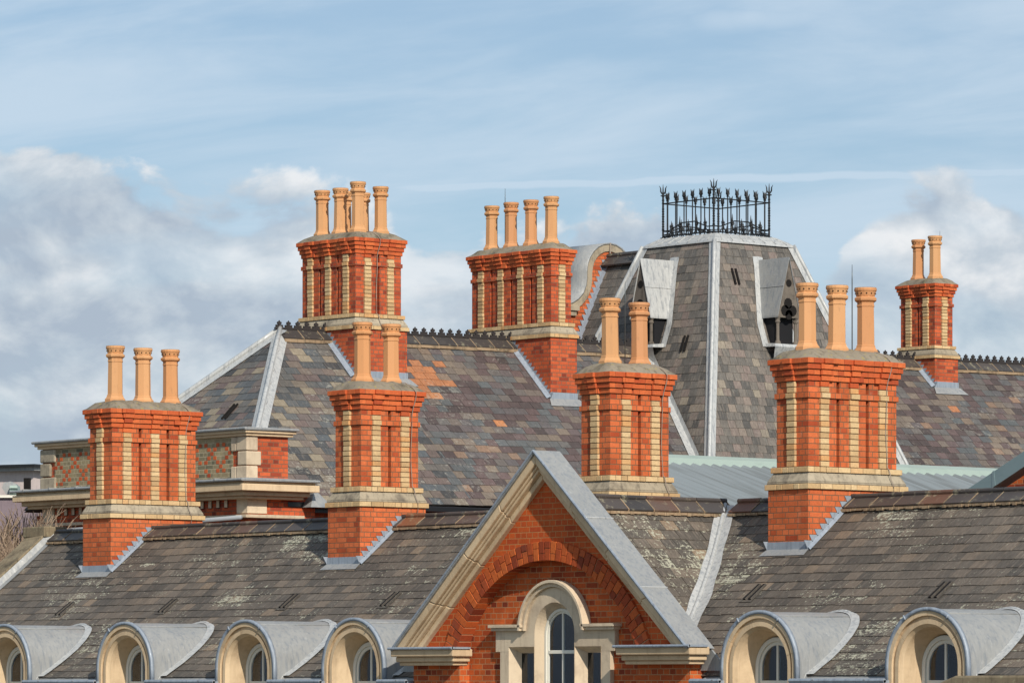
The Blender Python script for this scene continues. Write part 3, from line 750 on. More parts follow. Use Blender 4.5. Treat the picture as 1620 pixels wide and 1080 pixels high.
def walls():
    b = MB(M['brick_gable'])
    xs = [XL-.5]+[q for xd in DORM for q in (xd-.6, xd+.6)]+[XRR]
    gx0, gx1 = -1.98, 3.60
    for i in range(0, len(xs), 2):
        a, c = xs[i], xs[i+1]
        for p, q in ([(a, min(c, gx0))] if a < gx0 else [])+([(max(a, gx1), c)] if c > gx1 else []):
            if q > p: b.box(p, q, 0, .35, -1.4, -.02)
    b.box(XL-.5, gx0, .004, .35, -14, -1.4); b.box(gx1, XRR, .004, .35, -14, -1.4)
    b.box(XL-.5, XL-.12, .35, 5.3, -14, .0)
    b.prism([(.35, -.0), (5.3, -.0), (5.3, .3), (YR, ZR-.12), (.4, ZE+.05)], XL-.5, XL-.12, 'x')
    b.box(XL-.5, XRR, 5.3, 5.6, -14, .38); b.box(XRR-.3, XRR, .35, 5.3, -14, .2)
    w = b.build('brick_wall', near)
    for i in range(0, len(xs), 2):
        a, c = xs[i]+.06, xs[i+1]-.06
        for p, q in ([(a, min(c, gx0-.1))] if a < gx0 else [])+([(max(a, gx1+.1), c)] if c > gx1 else []):
            if q <= p: continue
            g = MB(M['stone']); l = MB(M['lead_blue'], M['lead'])
            g.box(p, q, -.14, .0, -.12, .035); g.box(p, q, -.09, -.0, -.24, -.12)
            l.box(p-.02, q+.02, -.165, .02, .037, .075, M['lead_blue'])
            l.tube([(p-.02, -.15, .07), (q+.02, -.15, .07)], .028, 8, M['lead_blue'])
            l.add([(p-.02, .02, .075), (q+.02, .02, .075), (q+.02, .22, .165), (p-.02, .22, .165)], [(0, 1, 2, 3)], M['lead'])
            u = p+.4
            while u < q: l.box(u, u+.03, -.18, .0, .076, .088, M['lead']); u += .9
            g.build('stone_cornice', near, bevel=.012); l.build('lead_gutter', near)
walls()

def dormer(xd, n):
    s = MB(M['stone'])
    zb = -1.2
    def ar(r):
        a = arch(xd, ZS, r, ZS-.45, 24); return [(xd-r, zb)]+a+[(xd+r, zb)]
    kk = 6+n % 2
    s.blocks(ar(.655), ar(.60), -.07, .02, kk)
    s.blocks(ar(.60), ar(.555), -.035, .02, kk)
    s.blocks(ar(.555), ar(.50), -.055, .02, kk)
    s.band(ar(.65), ar(.505), -.02, .02)
    s.band(arch(xd, ZS, .655, zb), arch(xd, ZS, .49, zb), .02, .28)
    s.box(xd-.66, xd+.66, -.08, .45, zb-.12, zb)
    d = s.build('arched_dormer', near, None)
    r = MB(M['stone'], smooth=True)
    r.loft(P3(arch(xd, ZS, .505, zb), -.05), P3(arch(xd, ZS, .465, zb), .0))
    r.loft(P3(arch(xd, ZS, .465, zb), .0), P3(arch(xd, ZS, .375, zb), .25))
    r.build('splayed_reveal', d)
    j = MB(M['fillet'])
    for k in (5, 19):
        a = pi*k/24
    # lead barrel roof
    L = MB(M['lead'], smooth=True)
    def yhit(z):
        return prof(v_of_z(max(ZE, min(ZR, z))))[0]
    nf = 28; A = []; B = []; F1 = []; BB = []
    for i in range(-3, nf+4):
        if i < 0: x, z = xd+.68, ZS+(i/3)*(ZS-ZE+.04)
        elif i > nf: x, z = xd-.68, ZS-((i-nf)/3)*(ZS-ZE+.04)
        else:
            t = pi*i/nf; x, z = xd+.68*cos(t), ZS+.68*sin(t)
        yh = yhit(z)+.02
        A.append((x, -.045, z)); B.append((x, yh, z))
        wob = .012*noise.noise(Vector((i*.6, xd, 0)))
        # flashing out over the slates
        t = pi*max(0, min(nf, i))/nf; ox, oz = cos(t), sin(t)
        z2 = z-.012; x2 = x+(.115+wob)*max(-1, min(1, ox*2.6))
        F1.append(SA_(x2, v_of_z(max(ZE, z2))+.01, .036)); BB.append(SA_(x, v_of_z(max(ZE, min(ZR, z))), .036))
    m = 7; rows = []
    for k in range(m+1):
        rows.append([tuple(A[i][q]+(B[i][q]-A[i][q])*k/m+(0 if q == 1 else .004*noise.noise(Vector((A[i][0]*5, k*.9, A[i][2]*5)))) for q in range(3)) for i in range(len(A))])
    vv = [p for r_ in rows for p in r_]; w = len(A)
    L.add(vv, [(k*w+i, k*w+i+1, (k+1)*w+i+1, (k+1)*w+i) for k in range(m) for i in range(w-1)])
    # raised seam along the barrel, low on the right shoulder of the crown
    for t in (radians(66), radians(114)):
        x, z = xd+.683*cos(t), ZS+.683*sin(t)
        L.tube([(x, -.03, z), (x, yhit(z)-.02, z)], .008, 6)
    hood = L.build('lead_barrel_roof', d)
    f = MB(M['lead_white']); f.loft([(xd+(p[0]-xd)*.985, p[1]-.03, p[2]+.0) for p in BB], F1)
    ins = [(b[0]+(xd-b[0])*.05, b[1]-.05, b[2]+.012) for b in B]
    f.loft([(b[0]+(b[0]-xd)*.012, b[1]-.10, b[2]+.010) for b in B], [(xd+(p[0]-xd)*1.02, p[1]-.0, p[2]+.012) for p in BB])
    f.build('lead_flashing', d)
    # rolled front edge
    rl = MB(M['lead_blue'], smooth=True)
    rl.band(arch(xd, ZS, .70, .06, 28), arch(xd, ZS, .655, .06, 28), -.085, -.03)
    for t in (radians(58), radians(122)):
        p = [(xd+q*cos(t), -.094, ZS+q*sin(t)) for q in (.65, .71)]
        rl.tube(p, .011, 6)
    o = rl.build('lead_roll', d)
    # window
    wf = MB(M['white'])
    wf.band(arch(xd, ZS-.02, .385, zb, 20), arch(xd, ZS-.02, .33, zb, 20), .225, .28)
    wf.band(arch(xd, ZS-.02, .33, zb, 20), arch(xd, ZS-.02, .285, zb, 20), .245, .28)
    wf.box(xd-.017, xd+.017, .242, .278, zb, ZS+.275)
    wf.box(xd-.3, xd+.3, .24, .279, .03, .075); wf.box(xd-.3, xd+.3, .24, .279, zb, zb+.07)
    wf.build('window_frame', d, bevel=.005)
    gl = MB(M['glass'], recalc=True)
    ap = arch(xd, ZS-.02, .31, zb+.03, 20); gl.prism(ap, .26, .264, 'y'); gl.build('window_pane', d)
    cu = MB(M['curtain'], smooth=True)
    sides = [(-.33, .02)] if n % 3 != 1 else [(-.33, -.06)]
    for a, b in sides+([(.2, .33)] if n % 2 else []):
        P = []; Q = []
        for k in range(25):
            x = xd+a+(b-a)*k/24; y = .335+.02*sin(k*1.7); P.append((x, y, zb)); Q.append((x, y, ZS+.30))
        cu.loft(P, Q)
    cu.build('curtain', d)
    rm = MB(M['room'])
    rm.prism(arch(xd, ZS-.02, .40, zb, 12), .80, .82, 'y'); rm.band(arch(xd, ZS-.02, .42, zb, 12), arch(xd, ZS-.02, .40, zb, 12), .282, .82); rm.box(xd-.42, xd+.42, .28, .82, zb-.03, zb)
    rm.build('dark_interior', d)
for i, xd in enumerate(DORM): dormer(xd, i)

# ------------------------------------------------------------------ the stone-coped gable
def gable():
    XG = .81; W = 2.98; ZA = 3.08; ZF = .50; k = (ZA-ZF)/W; L = sqrt(1+k*k)
    def chev(off, zf=None):                   # outline parallel to the verge, off = perpendicular inset
        za = ZA-off*L; zf = ZF if zf is None else zf; w = (za-zf)/k
        return [(XG-w, zf), (XG, za), (XG+w, zf)]
    yw = -.08
    XA, ZC_, RO, RI = .80, -.36, 2.26, 2.01
    zf = .40
    def arcp(r, z0, n=40):
        h = sqrt(r*r-(z0-ZC_)**2); t0 = atan2(z0-ZC_, -h); t1 = atan2(z0-ZC_, h)
        return [(XA+r*cos(t0+(t1-t0)*i/n), ZC_+r*sin(t0+(t1-t0)*i/n)) for i in range(n+1)]
    w = MB(M['brick_gable_top'])
    ch = chev(.22, zf); A = arcp(RO-.03, zf)
    w.prism([ch[0], ch[1], ch[2]]+A[::-1], yw, yw+.35, 'y')
    gw = w.build('gable', near, 'brick gable with sandstone coping, wide brick arch and arched stone window')
    a = MB(M['arch_unit'], M['fillet'])
    R = random.Random(3); n = 44
    t0 = atan2(zf-ZC_, -sqrt(RI*RI-(zf-ZC_)**2)); t1 = atan2(zf-ZC_, sqrt(RI*RI-(zf-ZC_)**2))
    a.band(arcp(RO-.004, zf), arcp(RI+.004, zf), yw-.024, yw+.3, M['arch_joint'])
    for i in range(n):
        ta, tb = t0+(t1-t0)*i/n, t0+(t1-t0)*(i+1)/n; d = .0034*(1 if tb > ta else -1)
        split = RI+(.09 if i % 2 else .16)
        for ra, rb in ((RI, split-.003), (split+.003, RO)):
            q = []
            for (r_, t) in ((ra, ta+d), (ra, tb-d), (rb, tb-d), (rb, ta+d)): q.append((XA+r_*cos(t), ZC_+r_*sin(t)))
            e = R.uniform(.034, .046)
            a.prism(q, yw-e, yw+.2, 'y', M['arch_unit'], min(1, max(0, R.random()*.9+.1*(i % 2))))
    a.build('brick_arch', gw, bevel=.004)
    # recessed wall under the arch, running on down between the piers
    yt = yw+.17
    wx0, wx1 = -.36, 2.04
    t = MB(M['brick_gable'])
    cx = (wx0+wx1)/2
    top = [p for p in arcp(RI+.05, zf)]
    stone_top = arch(cx, .72, .60, .72, 24)
    t.prism(top+[(2.75, -3), (wx1-.1, -3), (wx1-.1, .7)]+stone_top[::-1][1:-1]+[(wx0+.1, .7), (wx0+.1, -3), (-1.12, -3)], yt, yt+.2, 'y')
    t.box(-1.98, 3.6, yt+.005, yt+.3, -14, -3)
    t.build('arch_infill', gw)
    p = MB(M['brick_gable'])
    p.box(-1.98, -1.0, yw, yw+.4, -14, zf+.05); p.box(2.60, 3.60, yw, yw+.4, -14, zf+.05)
    p.build('brick_pier', gw)
    # coping: lead sheet, fascia band, inner moulding
    s = MB(M['stone'])
    def ch2(off, z):
        c = chev(off, z); o = []
        for a, b in ((c[0], c[1]), (c[1], c[2])):
            for q in range(4): o.append((a[0]+(b[0]-a[0])*q/4, a[1]+(b[1]-a[1])*q/4))
        return o+[c[2]]
    for o0, o1, yy in ((.03, .13, -.29), (.132, .165, -.25), (.166, .205, -.225), (.206, .28, -.16)):
        s.blocks(ch2(o0, ZF), ch2(o1, ZF), yy, .10, 1, gap=.003)
    s.band(chev(.04, ZF), chev(.27, ZF), -.15, .09)
    cp = s.build('stone_coping', gw, bevel=.014)
    l = MB(M['lead'], M['lead_blue'])
    for sg in (0, 1):
        A = chev(-.004, ZF-.02); B = chev(.031, ZF-.02)
        if sg: P, Q = [A[1], A[2]], [B[1], B[2]]
        else: P, Q = [A[0], A[1]], [B[0], B[1]]
        l.band(P, Q, -.315, .14, M['lead'])
        cuts = (.35, .70)
        for c in cuts:
            x = P[0][0]+(P[1][0]-P[0][0])*c; z = P[0][1]+(P[1][1]-P[0][1])*c
            l.tube([(x, -.33, z+.004), (x, .145, z+.004)], .011, 6, M['lead_white'])
    l.tube([(XG-W+.0, -.318, ZF), (XG, -.318, ZA+.0)], .016, 6, M['lead_blue']); l.tube([(XG, -.318, ZA), (XG+W, -.318, ZF)], .016, 6, M['lead_blue'])
    l.build('lead_capping', gw)
    # back of the parapet
    bk = MB(M['lead']); bk.band(chev(.02, .2), chev(.5, .2), .101, .13); bk.build('parapet_backing', gw)
    # kneelers
    for x0, x1, e0, e1 in ((XG-W-.0, -.86, -.06, 0), (2.40, XG+W, 0, .06)):
        s = MB(M['stone'])
        s.box(x0+e0+.02, x1+e1-.02, -.30, .05, ZF-.10, ZF-.0); s.box(x0+e0+.07, x1+e1-.07, -.25, .05, ZF-.17, ZF-.10); s.box(x0+e0+.10, x1+e1-.12, -.21, .05, ZF-.22, ZF-.17)
        q = s.build('kneeler_ledge', gw, bevel=.014)
        s = MB(M['lead_blue']); s.box(x0+e0, x1+e1, -.325, -.0, ZF, ZF+.028); s.tube([(x0+e0, -.325, ZF+.012), (x1+e1, -.325, ZF+.012)], .019, 8)
        s.build('ledge_lead', gw)
    # stone window surround with three lights
    ys = yt-.07; s = MB(M['stone_pale'])
    r1 = .40; zc = .70; zb = -1.9
    lx0, lx1 = wx0+.27, wx0+.27+.52; rx0, rx1 = wx1-.27-.52, wx1-.27
    s.band(arch(cx, zc, .60, zc), arch(cx, zc, r1, zc), ys, yt+.3)
    s.box(wx0, lx0, ys+.0, yt+.3, .46, .74); s.box(rx1, wx1, ys, yt+.3, .46, .74)
    s.box(lx0, cx-r1, ys, yt+.3, .52, .70); s.box(cx+r1, rx1, ys, yt+.3, .52, .70); s.box(lx0, cx-.60, ys, yt+.3, .70, .74); s.box(cx+.60, rx1, ys, yt+.3, .70, .74)
    s.box(wx0+.09, lx0, ys+.002, yt+.3, zb, .46); s.box(rx1, wx1-.09, ys+.002, yt+.3, zb, .46)
    s.box(lx1, cx-r1, ys, yt+.3, zb, .52); s.box(cx+r1, rx0, ys, yt+.3, zb, .52)
    s.box(wx0-.05, wx1+.05, ys-.06, yt+.3, zb-.14, zb)
    sw = s.build('stone_window_surround', gw)
    h = MB(M['stone_pale'])
    h.band(arch(cx, zc+.03, .665, zc+.04), arch(cx, zc+.03, .625, zc+.04), ys-.085, yt)
    h.band(arch(cx, zc+.03, .628, zc+.04), arch(cx, zc+.03, .575, zc+.04), ys-.045, yt)
    for a_, b_ in ((wx0-.07, cx-.60), (cx+.60, wx1+.07)):
        h.box(a_, b_, ys-.085, yt, zc+.075, zc+.115); h.box(a_+.03, b_-.03 if a_ < cx-1 else b_-.03, ys-.055, yt, zc+.035, zc+.075)
    h.build('hood_mould', gw, bevel=.01)
    r = MB(M['stone_pale'], smooth=False)
    r.loft(P3(arch(cx, zc, r1+.003, zb), ys-.002), P3(arch(cx, zc-.02, .340, zb), yt+.07))
    for a_, b_ in ((lx0, lx1), (rx0, rx1)):
        i0, i1 = a_+.08, b_-.05
        r.loft([(a_-.002, ys-.002, zb), (a_-.002, ys-.002, .523), (b_+.002, ys-.002, .523), (b_+.002, ys-.002, zb)], [(i0, yt+.09, zb), (i0, yt+.09, .44), (i1, yt+.09, .44), (i1, yt+.09, zb)])
    r.build('splayed_reveal', gw)
    f = MB(M['white'])
    f.band(arch(cx, zc-.02, .345, zb, 20), arch(cx, zc-.02, .305, zb, 20), yt+.05, yt+.11)
    f.band(arch(cx, zc-.02, .305, zb, 20), arch(cx, zc-.02, .28, zb, 20), yt+.07, yt+.11)
    f.box(cx-.013, cx+.013, yt+.072, yt+.108, zb, zc+.26); f.box(cx-.285, cx+.285, yt+.068, yt+.109, .43, .475)
    f.build('window_frame', gw, bevel=.004)
    g_ = MB(M['glass']); g_.prism(arch(cx, zc-.02, .29, zb, 20), yt+.09, yt+.094, 'y')
    g_.build('window_pane', gw)
    for a_, b_ in ((lx0, lx1), (rx0, rx1)):
        g_ = MB(M['glass']); g_.box(a_+.06, b_-.06, yt+.092, yt+.096, zb, .45); g_.build('window_pane', gw)
        c_ = MB(M['curtain'], smooth=True); P = []; Q = []
        for k in range(30):
            x = a_+.04+(b_-a_-.08)*k/29; y = yt+.125+.015*sin(k*1.9); P.append((x, y, zb)); Q.append((x, y, .46))
        c_.loft(P, Q); c_.build('curtain', gw)
    c_ = MB(M['curtain'], smooth=True); P = []; Q = []
    for k in range(30):
        x = cx-.3+.6*k/29; y = yt+.135+.012*sin(k*1.9); P.append((x, y, zb)); Q.append((x, y, .44))
    c_.loft(P, Q); c_.build('curtain', gw)
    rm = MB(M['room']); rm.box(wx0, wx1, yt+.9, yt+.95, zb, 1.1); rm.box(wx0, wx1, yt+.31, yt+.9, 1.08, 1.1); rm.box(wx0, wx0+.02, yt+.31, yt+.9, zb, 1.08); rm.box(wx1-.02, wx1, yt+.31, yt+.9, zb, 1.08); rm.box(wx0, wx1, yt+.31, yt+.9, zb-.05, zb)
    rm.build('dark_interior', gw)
gable()

# ------------------------------------------------------------------ chimneys of the near range
YC = 2.55
def flash_front(stack, r, zb=None):
    """apron under the downhill face, stepped soakers up the +X face"""
    x0, x1, y0, y1 = r[0]-.08, r[1]+.08, r[2]-.08, r[3]+.08
    zr = prof(v_of_y(y0))[1]
    l = MB(M['lead_blue'], M['lead_white'])
    l.box(x0-.012, x1+.012, y0-.012, y0-.001, zr-.05, zr+.13, M['lead_blue'])
    v = v_of_y(y0); a = SA_(x0-.02, v-.0, .03); 
    l.add([SA_(x0-.015, v+.02, .032), SA_(x1+.02, v+.02, .032), SA_(x1+.03, v-.12, .028), SA_(x0-.06, v-.12, .028)], [(0, 1, 2, 3)], M['lead'])
    l.build('lead_apron', stack)
    for X, sg in ((x1+.004, 1), (x0-.004, -1)):
        t = MB(M['lead_blue']); z = zr; dz = .075
        while z < ZR-.02:
            ya = prof(v_of_z(z))[0]; yb = prof(v_of_z(min(ZR, z+dz)))[0]; yp = prof(v_of_z(max(zr, z-.03)))[0]
            # a raked step: level top edge, sloping bottom
            t.prism([(ya+.02, z-.03), (yb+.10, z+dz-.04), (yb+.02, z+dz+.065), (ya-.085, z+dz+.065)], X, X+sg*.006, 'x')
            z += dz
        n = 20; A = []; B = []; 
        for i in range(n+1):
            y = y0-.02+(YR-y0)*i/n; zz = prof(v_of_y(y))[1]; A.append((X+sg*.004, y, zz+.075)); B.append((X+sg*.055, y, zz+.034))
        t.loft(A, B); t.build('stepped_flashing', stack)
def near_chimney(name, label, cornerpx, ny, z0, zb, pots=None, cable=.87, ph=.86, rods=(), ):
    p = onY(cornerpx, 800, YC+.08)
    st, r = chimney(near, name, label, p.x, YC+.08, 1, ny, z0, zb, pots=pots, cable=cable, ph=ph, rods=rods)
    return st, r
ch = []
for lab, px, ny, z0, zb, pots in (
    ('orange brick chimney with three pots over the left dormers', 177.5, 3, 2.645, 1.5, (0, -.01, -.01)),
    ('orange brick chimney with two pots left of the gable', 571, 2, 2.64, 1.5, (.0, .0)),
    ('orange brick chimney with two pots right of the gable peak', 965.5, 2, 2.61, 1.5, (.03, -.0)),
    ('orange brick chimney with three pots, largest on the right', 1279, 3, 2.59, 1.5, (.0, -.0, .0))):
    st, r = near_chimney('chimney_stack', lab, px, ny, z0, zb, pots, rods={965.5: ((.35, .50, 1.28),), 1279: ((.35, 1.05, 1.30),)}.get(px, ()))
    flash_front(st, r)

# small lead roof vents on the slates
def vent(px, py, parent, surf=None):
    p = on_roof(px, py); v = v_of_y(p.y); m = MB(M['lead_blue'], M['shade_black'])
    x = p.x
    m.add([SA_(x-.12, v-.22, .026), SA_(x+.12, v-.22, .026), SA_(x+.12, v-.02, .026), SA_(x-.12, v-.02, .026)], [(0, 1, 2, 3)], M['slateA'], .1)
    for dx in (-.05, .05):
        a, b = x+dx-.018, x+dx+.022
        m.hexa([SA_(a, v-.17, .02), SA_(b, v-.17, .02), SA_(b, v+.17, .02), SA_(a, v+.17, .02), SA_(a, v-.17, .045), SA_(b, v-.17, .045), SA_(b, v+.17, .045), SA_(a, v+.17, .045)], M['shade_black'])  # raised black strips stand in for shaded louvre slits
        m.hexa([SA_(b, v-.17, .02), SA_(b+.012, v-.17, .02), SA_(b+.012, v+.17, .02), SA_(b, v+.17, .02), SA_(b, v-.17, .045), SA_(b+.012, v-.17, .045), SA_(b+.012, v+.17, .045), SA_(b, v+.17, .045)], M['slateA'], .1)
    m.build('roof_vent', parent)
for q in ((104, 965), (267, 960), (459, 953), (619, 950), (1195, 939), (1489, 936)): vent(*q, ROOF)

# ------------------------------------------------------------------ REAR RANGE
XB = -21.6; ZB0 = 6.53; RUN = 3.4; TB = .96; YH = 12.52; YEND = 36.; RISE = .011
PB = math.atan(TB); LB = RUN/cos(PB)
rear = thing('slate_roofed_building', 'tall rear building with mottled purple slate roof, clay cresting and a brick parapet block', 'building')
zrid = lambda y: ZB0+RISE*(y-YH)
def SB(u, v, h=0.):      # slope facing +X; u = Y, v up from the eaves
    z = zrid(u)-(RUN-v*cos(PB))*TB; x = XB+RUN-v*cos(PB)
    return (x+h*sin(PB), u, z+h*cos(PB))
def SH(u, v, h=0.):      # hip end facing -Y; u = X
    y = YH-RUN+v*cos(PB); z = ZB0-(RUN-v*cos(PB))*TB
    return (u, y-h*sin(PB), z+h*cos(PB))
TXC, TYC, TH0, TZ0, TH1, TZ1 = XB+.06, 23.45, 2.66, 4.30, 1.02, 8.80     # tower centre, half sizes
TT = (TH0-TH1)/(TZ1-TZ0)
def rear_roof():
    # orange patch of slates to the right of the first rear stack
    c1 = onX(690, 612, XB+1.3)
    def rf(u, v, R):
        d = sqrt(((u-c1.y)/.62)**2+((v-(LB-1.35))/.62)**2)
        if d < 1.2 and R.random() < (.8 if d < .85 else .25): return .94+.06*R.random()
        if R.random() < .008: return .96+.03*R.random()
        return R.random()*.84
    mb = MB(M['slateB'], recalc=False); mr = MB(M['slateR'], recalc=False)
    fl = lambda v: YH-RUN+v*cos(PB)
    slates(mb, SB, LB-.14, .186, .29, lambda v: (fl(v), 14.4), seed=11)
    slates(mr, SB, LB-.14, .186, .27, lambda v: (14.4, YEND), seed=12, rf=rf)
    slates(mb, SH, LB-.05, .186, .29, lambda v: (XB-RUN+v*cos(PB), XB+RUN-v*cos(PB)), seed=13)
    roof = mb.build('slate_roof', rear); mr.build('newer_slates', roof, 'purple and orange slates right of the six-pot chimney')
    u = MB(M['felt'])
    u.add([SB(YH-RUN, 0, -.01), SB(YEND, 0, -.01), SB(YEND, LB, -.01), SB(YH, LB, -.01)], [(0, 1, 2, 3)])
    u.add([SH(XB-RUN, 0, -.01), SH(XB+RUN, 0, -.01), SH(XB, LB, -.01)], [(0, 1, 2)])
    a = lambda p: (2*XB-p[0], p[1], p[2])
    u.add([a(SB(YH-RUN, 0)), a(SB(YEND, 0)), a(SB(YEND, LB)), a(SB(YH, LB))], [(3, 2, 1, 0)], M['slateB'])
    u.build('roof_boarding', roof)
    # hips in white lead
    for sg in (1, -1):
        L = MB(M['lead_white']); c = []; p = []; q = []
        for i in range(11):
            t = i/10; r_ = RUN*(1-t); z = ZB0-r_*TB+.05; x = XB+sg*r_; y = YH-r_
            c.append((x, y, z+.03)); p.append((x-sg*.21, y-.0, z-.012)); q.append((x, y+.21, z-.012))
        L.loft(c, p); L.loft(c, q); hp = L.build('lead_hip', roof)
        MB(M['lead_white'], smooth=True).tube([(v[0], v[1], v[2]+.02) for v in c], .045, 8).build('hip_roll', roof)
    # ridge tiles and clay cresting
    t = MB(M['ridge'], M['fillet']); R = random.Random(8); y = YH-.05
    while y < YEND:
        b = y+.46; r = R.random()*.88
        for sg in (-1, 1):
            z = zrid(y)
            t.hexa([(XB, y, z+.055), (XB, b-.014, z+.055), (XB+sg*.2, b-.014, z-.115), (XB+sg*.2, y, z-.115), (XB, y, z+.08), (XB, b-.014, z+.08), (XB+sg*.21, b-.014, z-.09), (XB+sg*.21, y, z-.09)], M['ridge'], r)
        t.hexa([(XB, b-.018, z+.05), (XB, b+.0, z+.05), (XB+.2, b+.0, z-.12), (XB+.2, b-.018, z-.12), (XB, b-.018, z+.084), (XB, b+.0, z+.084), (XB+.213, b+.0, z-.086), (XB+.213, b-.018, z-.086)], M['fillet'], .5)
        t.box(XB+.185, XB+.225, y, b, z-.16-R.uniform(0, .012), z-.112, M['fillet'])
        y = b
    t.build('ridge_tiles', roof)
    cr = MB(M['cresting']); y = YH-.02
    while y < YEND:
        s = .105; z = zrid(y)+.075
        shp = [(-.105, 0), (-.105, .03), (-.075, .045), (-.085, .075), (-.055, .085), (-.03, .06), (-.022, .085), (-.05, .105), (-.035, .14), (-.012, .135), (0, .165),
               (.012, .135), (.035, .14), (.05, .105), (.022, .085), (.03, .06), (.055, .085), (.085, .075), (.075, .045), (.105, .03), (.105, 0)]
        cr.prism([(y+a, z+b*1.0) for a, b in shp], XB-.016, XB+.016, 'x'); y += .215
    cr.build('fleuron_cresting', roof)
    # vent on the hip end
    p = onY(365, 650, 10.6)
    m = MB(M['shade_black'], M['lead_blue'])
    v = (p.z-(ZB0-RUN*TB))/sin(PB); x = onY(365, 650, YH-RUN+v*cos(PB)).x
    for dx in (-.05, .05):
        m.hexa([SH(x+dx-.012, v-.2, .02), SH(x+dx+.018, v-.2, .02), SH(x+dx+.018, v+.2, .02), SH(x+dx-.012, v+.2, .02), SH(x+dx-.012, v-.2, .05), SH(x+dx+.018, v-.2, .05), SH(x+dx+.018, v+.2, .05), SH(x+dx-.012, v+.2, .05)], M['shade_black'])  # slit shade as black strips
    m.build('roof_vent', roof)
    # walls, fascia, gutter
    w = MB(M['brick_rear'])
    w.box(XB-RUN+.15, XB+RUN-.2, YH-RUN+.2, YEND, -14, ZB0-RUN*TB-.1)
    w.build('brick_wall', rear)
    g = MB(M['gutter']); xe = XB+RUN; ze = ZB0-RUN*TB
    g.box(xe+.02, xe+.16, 10.0, 20.5, ze-.12, ze-.02); g.box(xe-.2, xe+.02, 10.0, 20.5, ze-.20, ze-.03)
    g.build('black_gutter', rear, bevel=.01)
    return roof
RROOF = rear_roof()
def rear_flash(stack, r, zt=None):
    """wide face looks -Y: stepped lead along it; narrow +X face: apron"""
    x0, x1, y0, y1 = r[0]-.08, r[1]+.08, r[2]-.08, r[3]+.08
    zr = zrid(y0)-(x1-XB)*TB
    l = MB(M['lead_blue'], M['lead'])
    l.box(x1+.001, x1+.012, y0-.012, y1+.012, zr-.05, zr+.15, M['lead_blue'])
    v = LB-(x1-XB)/cos(PB)
    l.add([SB(y0-.04, v, .035), SB(y1+.04, v, .035), SB(y1+.15, v-.2, .03), SB(y0-.12, v-.2, .03)], [(0, 1, 2, 3)], M['lead'])
    l.build('lead_apron', stack)
    t = MB(M['lead_blue']); Y = y0-.004; z = zr; dz = .075
    while z < zrid(y0)-.06:
        xa = XB+(zrid(y0)-z)/TB; xb_ = XB+(zrid(y0)-z-dz)/TB
        t.prism([(xa-.02, z-.03), (xb_-.10, z+dz-.04), (xb_-.02, z+dz+.06), (xa+.08, z+dz+.06)], Y-.006, Y, 'y'); z += dz
    A = [(x1+.02, Y-.004, zr+.07), (XB, Y-.004, zrid(y0)+.07)]; B = [(x1+.02, Y-.11, zr+.025), (XB, Y-.11, zrid(y0)+.025)]
    t.loft(A, B); t.build('stepped_flashing', stack)
p = onX(562.5, 500, XB+.8)
s1, r1 = chimney(rear, 'chimney_stack', 'broad red brick chimney with six pots on the rear ridge', XB+.8, p.y, 3, 2, 6.62, 5.0, bm='brick_rear', sc=.985, pots=(0, .02, .0, -.05, .07, .02), ph=.84, cable=.45, rods=((1.3, .35, 1.05),))
rear_flash(s1, r1)
p = onX(872, 391, XB+1.1)
s2, r2 = chimney(rear, 'chimney_stack', 'long red brick chimney with a row of four pots on the rear ridge', XB+1.1, p.y, 4, 1, 6.66, 4.8, wx=2.38, wy=.50, bm='brick_rear', sc=.985, pots=(-.02, 0, .0, .02), ph=.86, rods=((.35, .55, 1.35),))
rear_flash(s2, r2)
p = onX(1479, 449, XB+.5)
s3, r3 = chimney(rear, 'chimney_stack', 'small red brick chimney with two pots at the far right', XB+.5, p.y, 2, 1, 6.79, 5.2, wx=1.0, wy=.52, bm='brick_rear', sc=.90, pots=(-.04, 0), ph=.86, rods=((.55, .6, 1.15),))
rear_flash(s3, r3)

